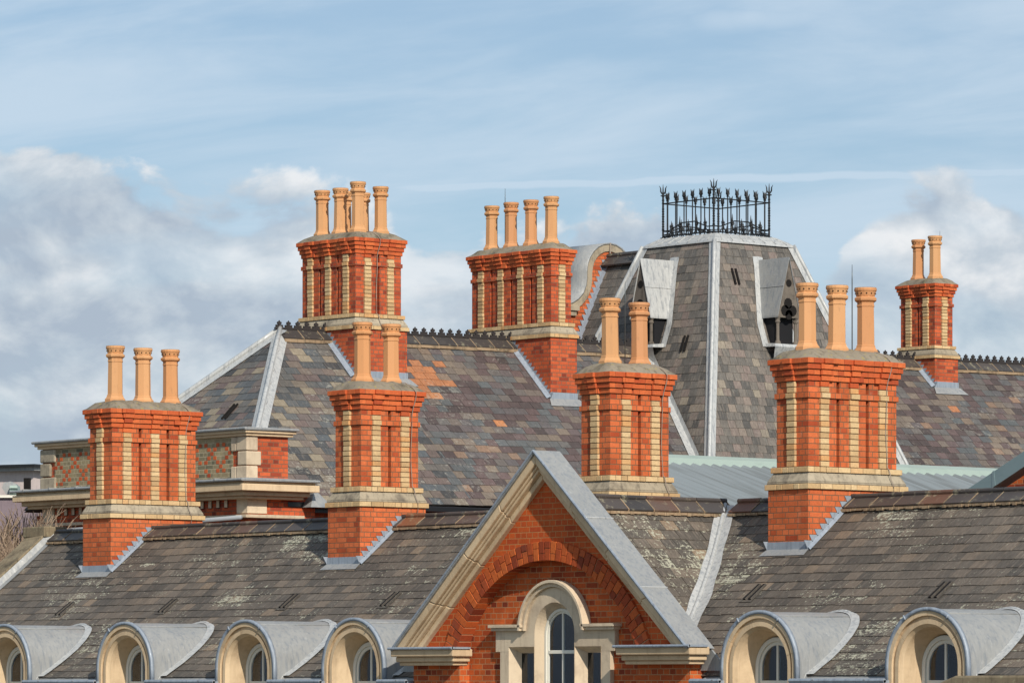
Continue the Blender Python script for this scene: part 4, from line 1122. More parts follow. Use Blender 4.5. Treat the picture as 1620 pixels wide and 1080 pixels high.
# ------------------------------------------------------------------ parapet block in front of the hip end
def parapet():
    XP = XB+RUN+.15; q = onX(391, 700, XP); YP = q.y; XLp = onY(67, 700, YP).x; YB = onX(455.5, 700, XP).y
    zt, zc, zp, zk = 4.50, 4.37, 3.60, 3.16
    s = MB(M['brick_rear'], voff=zp)
    s.box(XLp, XP, YP+.012, YB, zp-.05, zc+.02)
    pw = s.build('parapet', rear, 'diaper-patterned brick parapet with stone quoins and lead-topped coping')
    # lichen-grey panels with orange bricks set in lozenges
    P = MB(M['lichen_brick'] if 'lichen_brick' in M else M['brick_rear'], voff=zp)
    P.box(XLp+.4, XP-.42, YP-.0, YP+.1, zp, zc-.0)
    d = P; R = random.Random(2)
    c = .0755; per = 6
    nrow = int((zc-zp-.05)/c)
    for i in range(1, nrow):
        z = zp+i*c+.01
        u = 0
        W_ = XP-XLp-.84; n = int(W_/.088)
        for j in range(n):
            k = j % per; m_ = i % per
            if k in ((m_) % per, (per-m_) % per) and R.random() < .93:
                x = XP-.46-j*.088
                d.box(x-.09, x-.004, YP-.006, YP+.02, z, z+c-.012, M['red_unit'], R.random()*.8)
    d.build('lozenge_panel', pw)
    # quoins at the corner and at the left end
    st = MB(M['stone_pale']); h = (zc-zp)/3
    for i in range(3):
        L = .36 if i % 2 else .30
        wy = .30 if i % 2 == 0 else .40
        st.box(XP-(.28 if i % 2 == 0 else .24), XP+.03, YP-.035, YP+wy*.72, zp+i*h+.006, zp+(i+1)*h-.006)
    st.box(XP-.44, XP-.29, YP-.03, YP+.1, zp+2*h+.0, zc-.002); st.box(XP-.44, XP-.29, YP-.03, YP+.1, zp, zp+h*.95)
    st.build('quoin_stones', pw, bevel=.018)
    st = MB(M['stone_grey'])
    for i in range(3):
        st.box(XLp-.03, XLp+(.46 if i != 1 else .30), YP-.04, YP+.3, zp+i*h+.008, zp+(i+1)*h-.008)
    st.build('quoin_stones', pw, bevel=.025)
    def moulding(name, o, za, zb_, m, steps=((0, 0),)):
        s = MB(m)
        for do, dz0, dz1 in steps:
            s.box(XLp-o+do, XP+o-do, YP-o+do, YB+o-do, za+dz0, za+dz1)
        return s.build(name, pw, bevel=.012)
    moulding('coping_stone', .11, zc, zt, M['stone'], ((0, .05, .10), (.04, 0, .05)))
    s = MB(M['lead']); o = .135; s.box(XLp-o, XP+o, YP-o, YB+o, zt-.03, zt+.015); s.tube([(XLp-o, YP-o, zt-.005), (XP+o, YP-o, zt-.005), (XP+o, YB+o, zt-.005)], .024, 8)
    s.build('coping_lead', pw)
    moulding('cornice', .40, zp-.26, zp, M['stone'], ((0, .06, .18), (.05, .18, .23), (.12, -.02, .06), (.2, -.07, -.02)))
    s = MB(M['lead']); o = .425; s.box(XLp-o, XP+o, YP-o, YB+o-.05, zp-.03, zp-.005); s.add([(XLp-o, YP-o, zp-.0), (XP+o, YP-o, zp-.0), (XP, YP-.0, zp+.05), (XLp, YP, zp+.05)], [(0, 1, 2, 3)]); s.add([(XP+o, YP-o, zp), (XP+o, YB, zp), (XP, YB, zp+.05), (XP, YP, zp+.05)], [(0, 1, 2, 3)])
    s.tube([(XLp-o, YP-o, zp-.012), (XP+o, YP-o, zp-.012), (XP+o, YB+o-.05, zp-.012)], .026, 8)
    u = XLp
    while u < XP+o: s.box(u, u+.03, YP-o-.03, YP-.1, zp-.004, zp+.03); u += .85
    s.build('cornice_lead', pw)
    # frieze wall with blind slots
    w = MB(M['brick_rear'], M['stone_pale'], M['shade_black'], voff=zp)
    w.box(XLp+.05, XP-.0, YP+.02, YB+.6, -14, zp-.24, M['brick_rear'])
    fr = w.build('frieze_wall', pw)
    k = MB(M['stone_pale'], M['shade_black']); x = XP-.62
    while x > XLp+.5:
        k.box(x-.05, x+.03, YP+.001, YP+.015, zp-.47, zp-.33, M['shade_black']); k.box(x-.035, x+.045, YP-.012, YP+.001, zp-.46, zp-.335, M['stone_pale'])  # offset black boxes paint the shade inside the blind slots
        x -= .235
    k.build('frieze_blocks', pw)
    k = MB(M['stone_pale']); k.box(XP-.30, XP+.02, YP-.01, YP+.42, zp-.58, zp-.27); k.build('frieze_corner_stone', pw, bevel=.01); k = MB(M['stone_pale']); k.box(XLp+.03, XLp+.38, YP-.01, YP+.3, zp-.58, zp-.27); k.build('frieze_corner_stone', pw, bevel=.01)
    k = MB(M['stone_pale']); k.box(XLp-.1, XP+.10, YP-.10, YB+.3, zp-.66, zp-.60); k.build('stone_string_course', pw, bevel=.012)
    k = MB(M['pipe'], smooth=True); k.tube([(XP-3.1, YP-.17, zp-.80), (XP-3.05, YP-.17, zp-.72), (XP+.05, YP-.17, zp-.655)], .038, 8); k.tube([(XLp+.9, YP-.17, zp-.95), (XLp+.9, YP-.17, zp-.80), (XLp+1.0, YP-.17, zp-.74), (XLp+3.0, YP-.17, zp-.72)], .035, 8); k.build('overflow_pipe', pw)
    # little lead cap by the gutter
    k = MB(M['lead']); xx, yy = XP+.15, YB+.55
    k.add([(xx-.2, yy-.25, 3.15), (xx+.12, yy-.25, 3.15), (xx+.12, yy+.25, 3.15), (xx-.2, yy+.25, 3.15), (xx-.1, yy, 3.48)], [(0, 1, 4), (1, 2, 4), (2, 3, 4), (3, 0, 4)]); k.build('lead_hopper_cap', pw)
def lichen_brick():
    m = brick_mat('lichened_brick', (.33, .265, .155), (.26, .215, .13), (.36, .30, .20), .6, (.15, .14, .09), .3); return m
M['lichen_brick'] = lichen_brick()
parapet()

# ------------------------------------------------------------------ tower roof
tower = thing('tower', 'steep slated tower roof with white lead hips and two small lucarnes', 'tower')
def tower_build():
    hz = lambda z: TH1+(TZ1-z)*TT
    pt = math.atan(1/TT); Lt = (TZ1-TZ0+1.2)/sin(pt); zb = TZ0-1.2
    def f(k):
        def s(u, v, h=0.):
            z = zb+v*sin(pt); o = hz(z)+h*sin(pt); zz = z+h*cos(pt)
            return {0: (TXC+u, TYC-o, zz), 1: (TXC+o, TYC+u, zz), 2: (TXC-u, TYC+o, zz), 3: (TXC-o, TYC-u, zz)}[k]
        return s
    mb = MB(M['slateT'], recalc=False)
    for k in range(4):
        slates(mb, f(k), Lt-.02, .168, .205, lambda v: (-hz(zb+v*sin(pt)), hz(zb+v*sin(pt))), seed=20+k, lift=.015)
    roof = mb.build('slate_roof', tower)
    u = MB(M['felt']); a, b = hz(zb)-.015, TH1-.015
    u.prism([(TXC-a, TYC-a), (TXC+a, TYC-a), (TXC+a, TYC+a), (TXC-a, TYC+a)], zb, TZ1-.01, 'z', top=[(TXC-b, TYC-b), (TXC+b, TYC-b), (TXC+b, TYC+b), (TXC-b, TYC+b)])
    u.build('roof_boarding', roof)
    w = MB(M['brick_rear']); a = hz(zb)-.1; w.box(TXC-a, TXC+a, TYC-a, TYC+a, -14, zb-.0); w.build('brick_wall', tower)
    # hips
    for sx, sy in ((1, -1), (-1, -1), (1, 1), (-1, 1)):
        L = MB(M['lead_white']); c = []; p = []; q = []
        for i in range(17):
            z = zb+(TZ1-zb)*i/16; h = hz(z)+.03; wv = .155+.012*noise.noise(Vector((z*3, sx, sy)))
            x, y = TXC+sx*h, TYC+sy*h
            c.append((x+sx*.012, y+sy*.012, z)); p.append((x-sx*wv, y, z)); q.append((x, y-sy*wv, z))
        L.loft(c, p); L.loft(c, q); L.build('lead_hip', roof)
        MB(M['lead_white'], smooth=True).tube([(v[0]+sx*.005, v[1]+sy*.005, v[2]) for v in c], .04, 8).build('hip_roll', roof)
        # laps
    # flat lead top with sloping skirt
    L = MB(M['lead_white']); a, b, c_ = .74, .82, TH1+.06
    sq = lambda h: [(TXC-h, TYC-h), (TXC+h, TYC-h), (TXC+h, TYC+h), (TXC-h, TYC+h)]
    L.prism(sq(c_-.1), TZ1+.055, TZ1+.15, 'z', top=sq(b)); L.prism(sq(c_), TZ1-.02, TZ1+.052, 'z', top=sq(c_-.09)); L.prism(sq(c_+.012), TZ1-.05, TZ1-.018, 'z', top=sq(c_+.002))
    for k in range(7):
        for sx in (0, 1):
            q = -c_+.2+2*(c_-.2)*k/6; 
            if sx: L.tube([(TXC+c_+.0, TYC+q, TZ1+.0), (TXC+b, TYC+q*.8, TZ1+.155)], .008, 5)
            else: L.tube([(TXC+q, TYC-c_-.0, TZ1+.0), (TXC+q*.8, TYC-b, TZ1+.155)], .008, 5)
    L.build('lead_top', roof)
    # lead patches and a vent on the slates
    for k, uu, z, w_, hgt in ((1, -.75, 8.05, .12, .34), (0, 1.0, 6.7, .1, .34)):
        s = f(k); v = (z-zb)/sin(pt); m = MB(M['shade_black'], M['lead_blue'])
        for dx in (-.06, .04):
            m.hexa([s(uu+dx, v-hgt/2, .02), s(uu+dx+.042, v-hgt/2, .02), s(uu+dx+.042, v+hgt/2, .02), s(uu+dx, v+hgt/2, .02), s(uu+dx, v-hgt/2, .045), s(uu+dx+.042, v-hgt/2, .045), s(uu+dx+.042, v+hgt/2, .045), s(uu+dx, v+hgt/2, .045)], M['shade_black'])  # vent slits: their shade is black colour on raised strips
        m.build('roof_vent', roof)
    # valleys where the tower meets the long slope
    for sy in (-1, 1):
        L = MB(M['lead_white']); A = []; B = []; C_ = []
        for i in range(15):
            z = 4.0+(6.5-4.0)*i/14; y = TYC+sy*hz(z); x = XB+(zrid(y)-z)/TB
            A.append((x, y-.0+sy*.03, z+.05)); B.append((x+.0, y+sy*.20, z+.045)); C_.append((x+.02, y+sy*.012, z+.16))
        L.loft(A, B); L.loft(A, C_); L.build('lead_valley', roof)
    # lucarnes on the -Y and +X faces
    def luc(k, off, label):
        def q(u, o, z):     # u along the face, o outwards from the centre
            return {0: (TXC+u, TYC-o, z), 1: (TXC+o, TYC+u, z)}[k]
        zr_, ze_, zs_ = 8.40, 7.30, 6.72; fo = 2.08; hw = .29
        b = MB(M['wood'], M['shade_black'])
        # triangular front
        def pr(pts, o0, o1, m): 
            n = len(pts); v = [q(off+p[0], o0, p[1]) for p in pts]+[q(off+p[0], o1, p[1]) for p in pts]
            b.add(v, [tuple(range(n)), tuple(range(n, 2*n))]+[(i, (i+1) % n, n+(i+1) % n, n+i) for i in range(n)], m)
        pr([(-hw-.02, ze_-.06), (hw+.02, ze_-.06), (0, zr_-.04)], fo-.08, fo-.02, M['wood'])
        for cx_, cz_, r_ in ((0, ze_+.62, .075), (-.02, ze_+.22, .11), (-.10, ze_+.08, .11), (.10, ze_+.08, .11), (0, ze_+.0, .10)):
            pr([(cx_+r_*cos(t*pi/5), cz_+r_*sin(t*pi/5)) for t in range(10)], fo-.02, fo-.012, M['shade_black'])  # black discs laid on the board imitate the dark of trefoil openings
        body = b.build('lucarne', tower, label)
        d = MB(M['room']); h = hw-.05
        oo = hz(zs_)-.25
        vs = [q(off-h, oo, zs_), q(off+h, oo, zs_), q(off+h, fo-.16, zs_), q(off-h, fo-.16, zs_), q(off-h, oo, ze_), q(off+h, oo, ze_), q(off+h, fo-.16, ze_), q(off-h, fo-.16, ze_)]
        d.hexa(vs, M['room']); d.build('dark_louvre_opening', body)  # solid near-black block in place of the opening's shade
        for sx in (-1, 1):
            p = MB(M['wood'], smooth=False); c = q(off+sx*(hw-.05), fo-.08, zs_)
            p.lathe(c, [(0, 0), (.06, 0), (.06, .04), (.035, .07), (.032, .40), (.055, .44), (.04, .47), (.065, .55), (0, .56)], 10); p.build('colonnette', body)
            r_ = MB(M['lead_white'] if k == 0 else M['lead'])
            A = [q(off, hz(zr_)-.1, zr_), q(off, fo, zr_), q(off+sx*(hw+.02), fo, ze_-.06), q(off+sx*(hw+.02), hz(ze_)-.1, ze_-.06)]
            Bv = [(x+(sx*.0), y, z+.035) for x, y, z in A]
            r_.hexa(A+Bv); zz = (zr_+ze_)/2-.05
            fr = .5; m1 = q(off+sx*(hw+.02)*fr*1.02, hz(zz)-.05, zr_-(zr_-ze_+.06)*fr+.04); m2 = q(off+sx*(hw+.02)*fr*1.02, fo, zr_-(zr_-ze_+.06)*fr+.04)
            r_.tube([m1, m2], .008, 6)
            r_.build('lead_slope', body)
            # side flashing on the slates
            g_ = MB(M['lead_white']); P = []; Q = []
            for i in range(9):
                z = zs_-.05+(zr_-zs_+.15)*i/8
                wv = hw+.05 if z < ze_ else (hw+.02)*(zr_-z)/(zr_-ze_+.06)
                wv = max(wv, 0); P.append(q(off+sx*(wv-.02), hz(z)+.035, z+.01)); Q.append(q(off+sx*(wv+.13), hz(z)+.03, z))
            g_.loft(P, Q); g_.build('lead_flashing', body)
        s_ = MB(M['lead_white']); s_.hexa([q(off-hw-.12, hz(zs_)-.1, zs_-.05), q(off+hw+.12, hz(zs_)-.1, zs_-.05), q(off+hw+.12, fo+.03, zs_-.06), q(off-hw-.12, fo+.03, zs_-.06), q(off-hw-.1, hz(zs_)-.1, zs_+.03), q(off+hw+.1, hz(zs_)-.1, zs_+.03), q(off+hw+.1, fo, zs_), q(off-hw-.1, fo, zs_)])
        s_.add([q(off-hw-.12, fo+.03, zs_-.06), q(off+hw+.12, fo+.03, zs_-.06), q(off+hw+.02, hz(zs_-.35)+.04, zs_-.35), q(off-hw-.02, hz(zs_-.35)+.04, zs_-.35)], [(0, 1, 2, 3)])
        s_.build('lead_sill', body)
    luc(0, 0., 'small gabled lucarne on the left face of the tower'); luc(1, 0., 'small gabled lucarne on the right face of the tower')
tower_build()

def cresting():
    t = thing('iron_railing', 'black wrought-iron railing with spear heads crowning the slated tower', 'railing')
    h = .75; z0 = TZ1+.15; X, Y = TXC-.02, TYC-.03
    cs = [(X+h, Y-h), (X+h, Y+h), (X-h, Y+h), (X-h, Y-h)]
    def fork(m, x, y, z, s, n, dx, dy):
        m.tube([(x, y, z), (x, y, z+.05*s)], .02*s, 6)
        for k in range(n):
            a = (k-(n-1)/2); m.tube([(x, y, z+.02*s), (x+dx*a*.045*s, y+dy*a*.045*s, z+.09*s), (x+dx*a*.05*s, y+dy*a*.05*s, z+.16*s), (x+dx*a*.075*s, y+dy*a*.075*s, z+.21*s+(.03 if a == 0 else 0))], [.013*s, .016*s, .012*s, .003], 5)
    for (x, y) in cs:
        m = MB(M['iron']); m.box(x-.04, x+.04, y-.04, y+.04, z0-.06, z0+.02)
        prev = [(x, y, z0)]
        m.tube([(x, y, z0), (x, y, z0+.86)], .021, 6)
        for k in range(9): m.lathe((x, y, z0+.18+k*.05), [(.021, 0), (.03, .012), (.021, .025)], 6, k*.6)
        for zz in (.16, .70, .76, .84): m.lathe((x, y, z0+zz), [(.02, 0), (.034, .008), (.02, .02)], 8)
        m.tube([(x-.05*CA, y-.05*SA, z0+.86), (x+.05*CA, y+.05*SA, z0+.86)], .013, 6)
        fork(m, x, y, z0+.85, 1.0, 3, CA, SA); m.build('corner_post', t)
    for i in range(4):
        (ax, ay), (bx, by) = cs[i], cs[(i+1) % 4]; L = 2*h; dx, dy = (bx-ax)/L, (by-ay)/L
        P = lambda s, z: (ax+dx*s, ay+dy*s, z0+z)
        m = MB(M['iron'])
        m.tube([P(0, .70), P(L, .70)], .013, 6); m.tube([P(0, .04), P(L, .04)], .015, 6)
        pts = []
        for k in range(25):
            s = L*k/24; q = abs(s/L-.5)*2; pts.append(P(s, .15+.13*max(0, min(1, (.75-q)/.5)) if True else 0))
        m.tube(pts, .013, 6)
        pts2 = [P(L*k/24, .07+.05*sin(pi*k/24)) for k in range(25)]; m.tube(pts2, .011, 6)
        m.build('railing_rails', t)
        n = 6
        for k in range(n):
            s = L*(k+.5)/n-.0+(0 if n else 0); b = MB(M['iron'])
            b.tube([P(s, .03), P(s, .76)], .013, 6); b.lathe(P(s, .745), [(.018, 0), (.032, .01), (.02, .022)], 8)
            x, y, z = P(s, .76); 
            for a in (-1, 0, 1): b.tube([(x, y, z), (x+dx*a*.03, y+dy*a*.03, z+.05), (x+dx*a*.026, y+dy*a*.026, z+.10), (x+dx*a*.05, y+dy*a*.05, z+.165-.02*(a == 0))], [.012, .02, .016, .004], 5)
            b.build('spear_bar', t)
        for k in range(n-1):
            s = L*(k+1)/n; b = MB(M['iron']); hh = .36 if k % 2 else .28
            b.tube([P(s, .04), P(s, hh*.55), P(s, hh*.6), P(s, hh*.8), P(s, hh+.06)], [.012, .014, .026, .018, .003], 6)
            b.lathe(P(s, hh*.62), [(.01, 0), (.035, .012), (.012, .03), (.03, .05), (.01, .07)], 8)
            for a in (-1, 1):
                b.tube([P(s+a*.105, .045), P(s+a*.07, .06), P(s+a*.03, .11), P(s+a*.012, .17)], .011, 5)
                b.tube([P(s, .17), P(s+a*.03, .20), P(s+a*.05, .235), P(s+a*.03, .255), P(s+a*.015, .235)], .008, 5)
            b.build('scrolled_finial', t)
cresting()

# ------------------------------------------------------------------ curved gable house behind
def dutch():
    t = thing('curved_gable_house', 'slate-roofed house with a curved lead-topped brick gable, behind the four-pot chimney', 'house')
    XG = XB-3.25; q = onX(961, 408, XG); YG = q.y; ZG = q.z; pt = radians(65)
    L = 4.6; 
    def s(u, v, h=0.):
        z = ZG-(L-v)*sin(pt); y = YG-(L-v)*cos(pt); return (u, y-h*sin(pt), z+h*cos(pt))
    mb = MB(M['slateT'], recalc=False)
    slates(mb, s, L-.08, .185, .26, lambda v: (XG, XG+2.95), seed=40, rf=lambda u, v, R: R.random()*.55)
    roof = mb.build('slate_roof', t)
    z1 = s(0, 0)[2]; y1 = s(0, 0)[1]
    u = MB(M['felt']); u.add([s(XG, 0, -.01), s(XG+2.95, 0, -.01), s(XG+2.95, L, -.01), s(XG, L, -.01)], [(0, 1, 2, 3)])
    u.add([(XG, YG, ZG), (XG+2.95, YG, ZG), (XG+2.95, 2*YG-y1, z1), (XG, 2*YG-y1, z1)], [(0, 1, 2, 3)], M['slateT']); u.build('roof_boarding', roof)
    r = MB(M['ridge']); x = XG
    while x < XG+2.5: 
        r.tube([(x, YG, ZG+.03), (x+.44, YG, ZG+.03)], .055, 8, M['ridge'], .2); 
        r.hexa([(x, YG-.2, ZG-.2), (x+.44, YG-.2, ZG-.2), (x+.44, YG, ZG), (x, YG, ZG), (x, YG-.22, ZG-.17), (x+.44, YG-.22, ZG-.17), (x+.44, YG, ZG+.04), (x, YG, ZG+.04)], M['ridge'], .3); x += .455
    r.build('ridge_tiles', roof)
    w = MB(M['brick_rear']); w.box(XG-.6, XG+2.95, y1+.2, 2*YG-y1-.2, -14, z1+.05); w.build('brick_wall', t)
    # gable outline (y, z)
    R0 = .62; zc = ZG-.34
    out = []
    for i in range(13): a = radians(0+ (200-0)*0+ i*15); out.append((YG+.02+R0*cos(a), zc+R0*sin(a)))
    # from the top of the left arc sweep down and out
    left = [(YG-.60, zc-.12), (YG-.62, zc-.26), (YG-.69, zc-.42), (YG-.82, zc-.55), (YG-.98, zc-.64), (YG-1.16, zc-.68)]
    right = [(2*YG-p[0], p[1]) for p in left]
    prof_ = right[::-1]+out+left
    inn = []
    for i, p in enumerate(prof_):
        a, b = prof_[max(0, i-1)], prof_[min(len(prof_)-1, i+1)]; dx, dz = b[0]-a[0], b[1]-a[1]; l = sqrt(dx*dx+dz*dz) or 1
        inn.append((p[0]-dz/l*.15, p[1]+dx/l*.15))
    ss = MB(M['stone_grey']); ss.band(prof_, inn, XG-.45, XG+.05, axis='x')
    g = ss.build('curved_gable', t, 'curved gable with grey lead top, stone edge and stepped orange brick', bevel=.01)
    ld = MB(M['lead'], smooth=True)
    o2 = []
    for i, p in enumerate(prof_):
        a, b = prof_[max(0, i-1)], prof_[min(len(prof_)-1, i+1)]; dx, dz = b[0]-a[0], b[1]-a[1]; l = sqrt(dx*dx+dz*dz) or 1
        o2.append((p[0]+dz/l*.03, p[1]-dx/l*.03))
    ld.band(o2, [(p[0]*1, p[1]) for p in prof_], XG-1.0, XG+.065, axis='x')
    ld.build('gable_lead', g)
    br = MB(M['brick'], voff=zc); br.prism(inn+[(YG-1.1, zc-1.2)][:0], XG-.2, XG+.02, 'x'); br.box(XG-.2, XG+.01, YG-1.12, YG+1.12, z1-.5, zc-.72)
    br.build('gable_brickwork', g)
    st = MB(M['lead_blue']); z = ZG-.05
    while z > zc-1.9:
        y = YG-(ZG-z)/tan(pt); st.prism([(y-.16, z), (y-.02, z-.0), (y-.02, z-.13), (y-.09, z-.13)], XG+.021, XG+.03, 'x'); z -= .115
    st.loft([(XG+.025, YG-.03, ZG+.04), (XG+.025, YG-.03-2.2/tan(pt), ZG-2.16)], [(XG+.13, YG+.0, ZG+.02), (XG+.13, YG-2.2/tan(pt), ZG-2.18)])
    st.build('stepped_flashing', g)
    k = MB(M['stone_grey']); k.box(XG-.5, XG+.12, YG-1.5, YG-.85, zc-.80, zc-.70); k.box(XG-.45, XG+.08, YG-1.45, YG-.9, zc-.90, zc-.80); k.build('kneeler_ledge', g, bevel=.01); k = MB(M['stone_grey']); k.box(XG-.45, XG+.06, YG-1.4, YG-1.05, zc-1.35, zc-1.26); k.build('stone_ledge', g, bevel=.01)
    k = MB(M['cable']); k.tube([(XG+.07, YG+.02, ZG+.30), (XG+.07, YG+.01, ZG+.02)], .016, 6); k.build('conductor_clip', g)
dutch()

# ------------------------------------------------------------------ corrugated roof and teal-edged gable at right
def corrugated():
    t = thing('corrugated_roof', 'low grey corrugated metal roof with a pale green ridge flashing, below the tower', 'roof')
    XT = XB+RUN-.15; y0, y1 = onX(1000, 730, XT).y, onX(1610, 738, XT).y+3
    zt = 4.36; sl = radians(17)
    m = MB(M['corr'], smooth=True); per = .26; ya = y0-5.4; n = int((y1-ya)/per*8); A = []; B = []
    for i in range(n+1):
        y = ya+per*i/8; d = .035*cos(2*pi*i/8); xs_ = XT+.05+max(0, (y0-y)/.9); A.append((xs_, y, zt-.12-(xs_-XT-.05)*tan(sl)+d)); B.append((XT+6.5, y, zt-.12-6.45*tan(sl)+d))
    m.loft(A, B); m.build('corrugated_sheet', t)
    g = MB(M['green'])
    g.hexa([(XT-.1, y0, zt-.02), (XT+.2, y0, zt-.1), (XT+.2, y1, zt-.1), (XT-.1, y1, zt-.02), (XT-.1, y0, zt+.03), (XT+.2, y0, zt-.05), (XT+.2, y1, zt-.05), (XT-.1, y1, zt+.03)])
    g.box(XT-.14, XT-.08, y0, y1, zt-.1, zt+.02)
    g.hexa([(XT+.2, y0, zt-.18), (XT+.215, y0, zt-.18), (XT+.215, y1, zt-.18), (XT+.2, y1, zt-.18), (XT+.2, y0, zt-.052), (XT+.215, y0, zt-.052), (XT+.215, y1, zt-.052), (XT+.2, y1, zt-.052)])
    g.build('ridge_flashing', t)
    f = MB(M['gutter']); y = y0
    while y < y1: f.box(XT+.17, XT+.213, y+.02, y+.15, zt-.21, zt-.18); y += per
    f.build('foam_fillers', t)
    b = MB(M['brick_rear']); b.prism([(XT+.1, y0+.2), (XT+6.2, y0-5.1), (XT+6.2, y1), (XT+.1, y1)], -14, zt-.10-6.45*tan(sl)-.1, 'z')
    b.build('brick_wall', t)
    # lengths of loose flashing at the near edge
    for px in (1076, 1153):
        q = onX(px, 778, XT+5.2); s = MB(M['green']); z = zt-.1-5.15*tan(sl)
        s.add([(XT+4.9, q.y, z+.12), (XT+5.3, q.y+.05, z+.03), (XT+5.3, q.y+.3, z+.03), (XT+4.95, q.y+.12, z+.13)], [(0, 1, 2, 3)]); s.build('loose_flashing', t)
corrugated()
def teal_gable():
    t = thing('teal_edged_gable', 'brick gable with a wide teal metal verge at the right edge', 'building')
    Yg = 13.0; a = onY(1525, 782, Yg); b = onY(1640, 705, Yg)
    k = (b.z-a.z)/(b.x-a.x); xA, zA = a.x-2, a.z-2*k; ap = b.x+1.2; za = a.z+(ap-a.x)*k
    w = MB(M['brick_gable']); 
    w.prism([(xA, zA-.3), (ap, za-.34), (ap+(ap-xA), zA-.3), (ap+(ap-xA), -14), (xA, -14)], Yg, Yg+.3, 'y'); w.build('brick_wall', t)
    v = MB(M['teal'])
    for (x0, z0, x1, z1) in ((xA, zA, ap, za), (ap, za, ap+(ap-xA), zA)):
        v.hexa([(x0, Yg-.06, z0-.22), (x1, Yg-.06, z1-.22), (x1, Yg+.5, z1-.22), (x0, Yg+.5, z0-.22), (x0, Yg-.06, z0+.02), (x1, Yg-.06, z1+.02), (x1, Yg+.5, z1+.02), (x0, Yg+.5, z0+.02)])
    xm = onY(1577, 750, Yg).x; zm = zA+(xm-xA)*k
    v.hexa([(xm-.04, Yg-.067, zm-.25), (xm+.03, Yg-.067, zm-.2), (xm+.03, Yg+.5, zm-.2), (xm-.04, Yg+.5, zm-.25), (xm-.04, Yg-.067, zm+.01), (xm, Yg-.067, zm+.03), (xm, Yg+.5, zm+.03), (xm-.04, Yg+.5, zm+.01)])
    v.build('metal_verge', t)
    r = MB(M['slateA']); r.hexa([(xA, Yg+.3, zA-.1), (ap, Yg+.3, za-.1), (ap, Yg+12, za-.1), (xA, Yg+12, zA-.1), (xA, Yg+.3, zA-.02), (ap, Yg+.3, za-.02), (ap, Yg+12, za-.02), (xA, Yg+12, zA-.02)]); r.build('slate_roof', t)
teal_gable()

# ------------------------------------------------------------------ coping of a roof nearer the camera, bottom right
def foreground():
    t = thing('stone_parapet', 'lichen-spotted stone parapet top cutting across the bottom right corner', 'wall')
    Y = -9.; a = onY(1510, 1068, Y); s = MB(M['stone_moss']); z = a.z
    n = 14
    l = onY(1478, 1082, Y); s.prism([(l.x-.6, z-.6), (l.x, l.z), (a.x, z), (a.x+7, z+.02), (a.x+7, z-.6)], Y, Y+.5, 'y')
    s.build('stone_coping', t, bevel=.02)
    w = MB(M['brick_gable']); w.box(l.x-.5, a.x+7, Y+.05, Y+.45, -14, z-.55); w.build('brick_wall', t)
foreground()

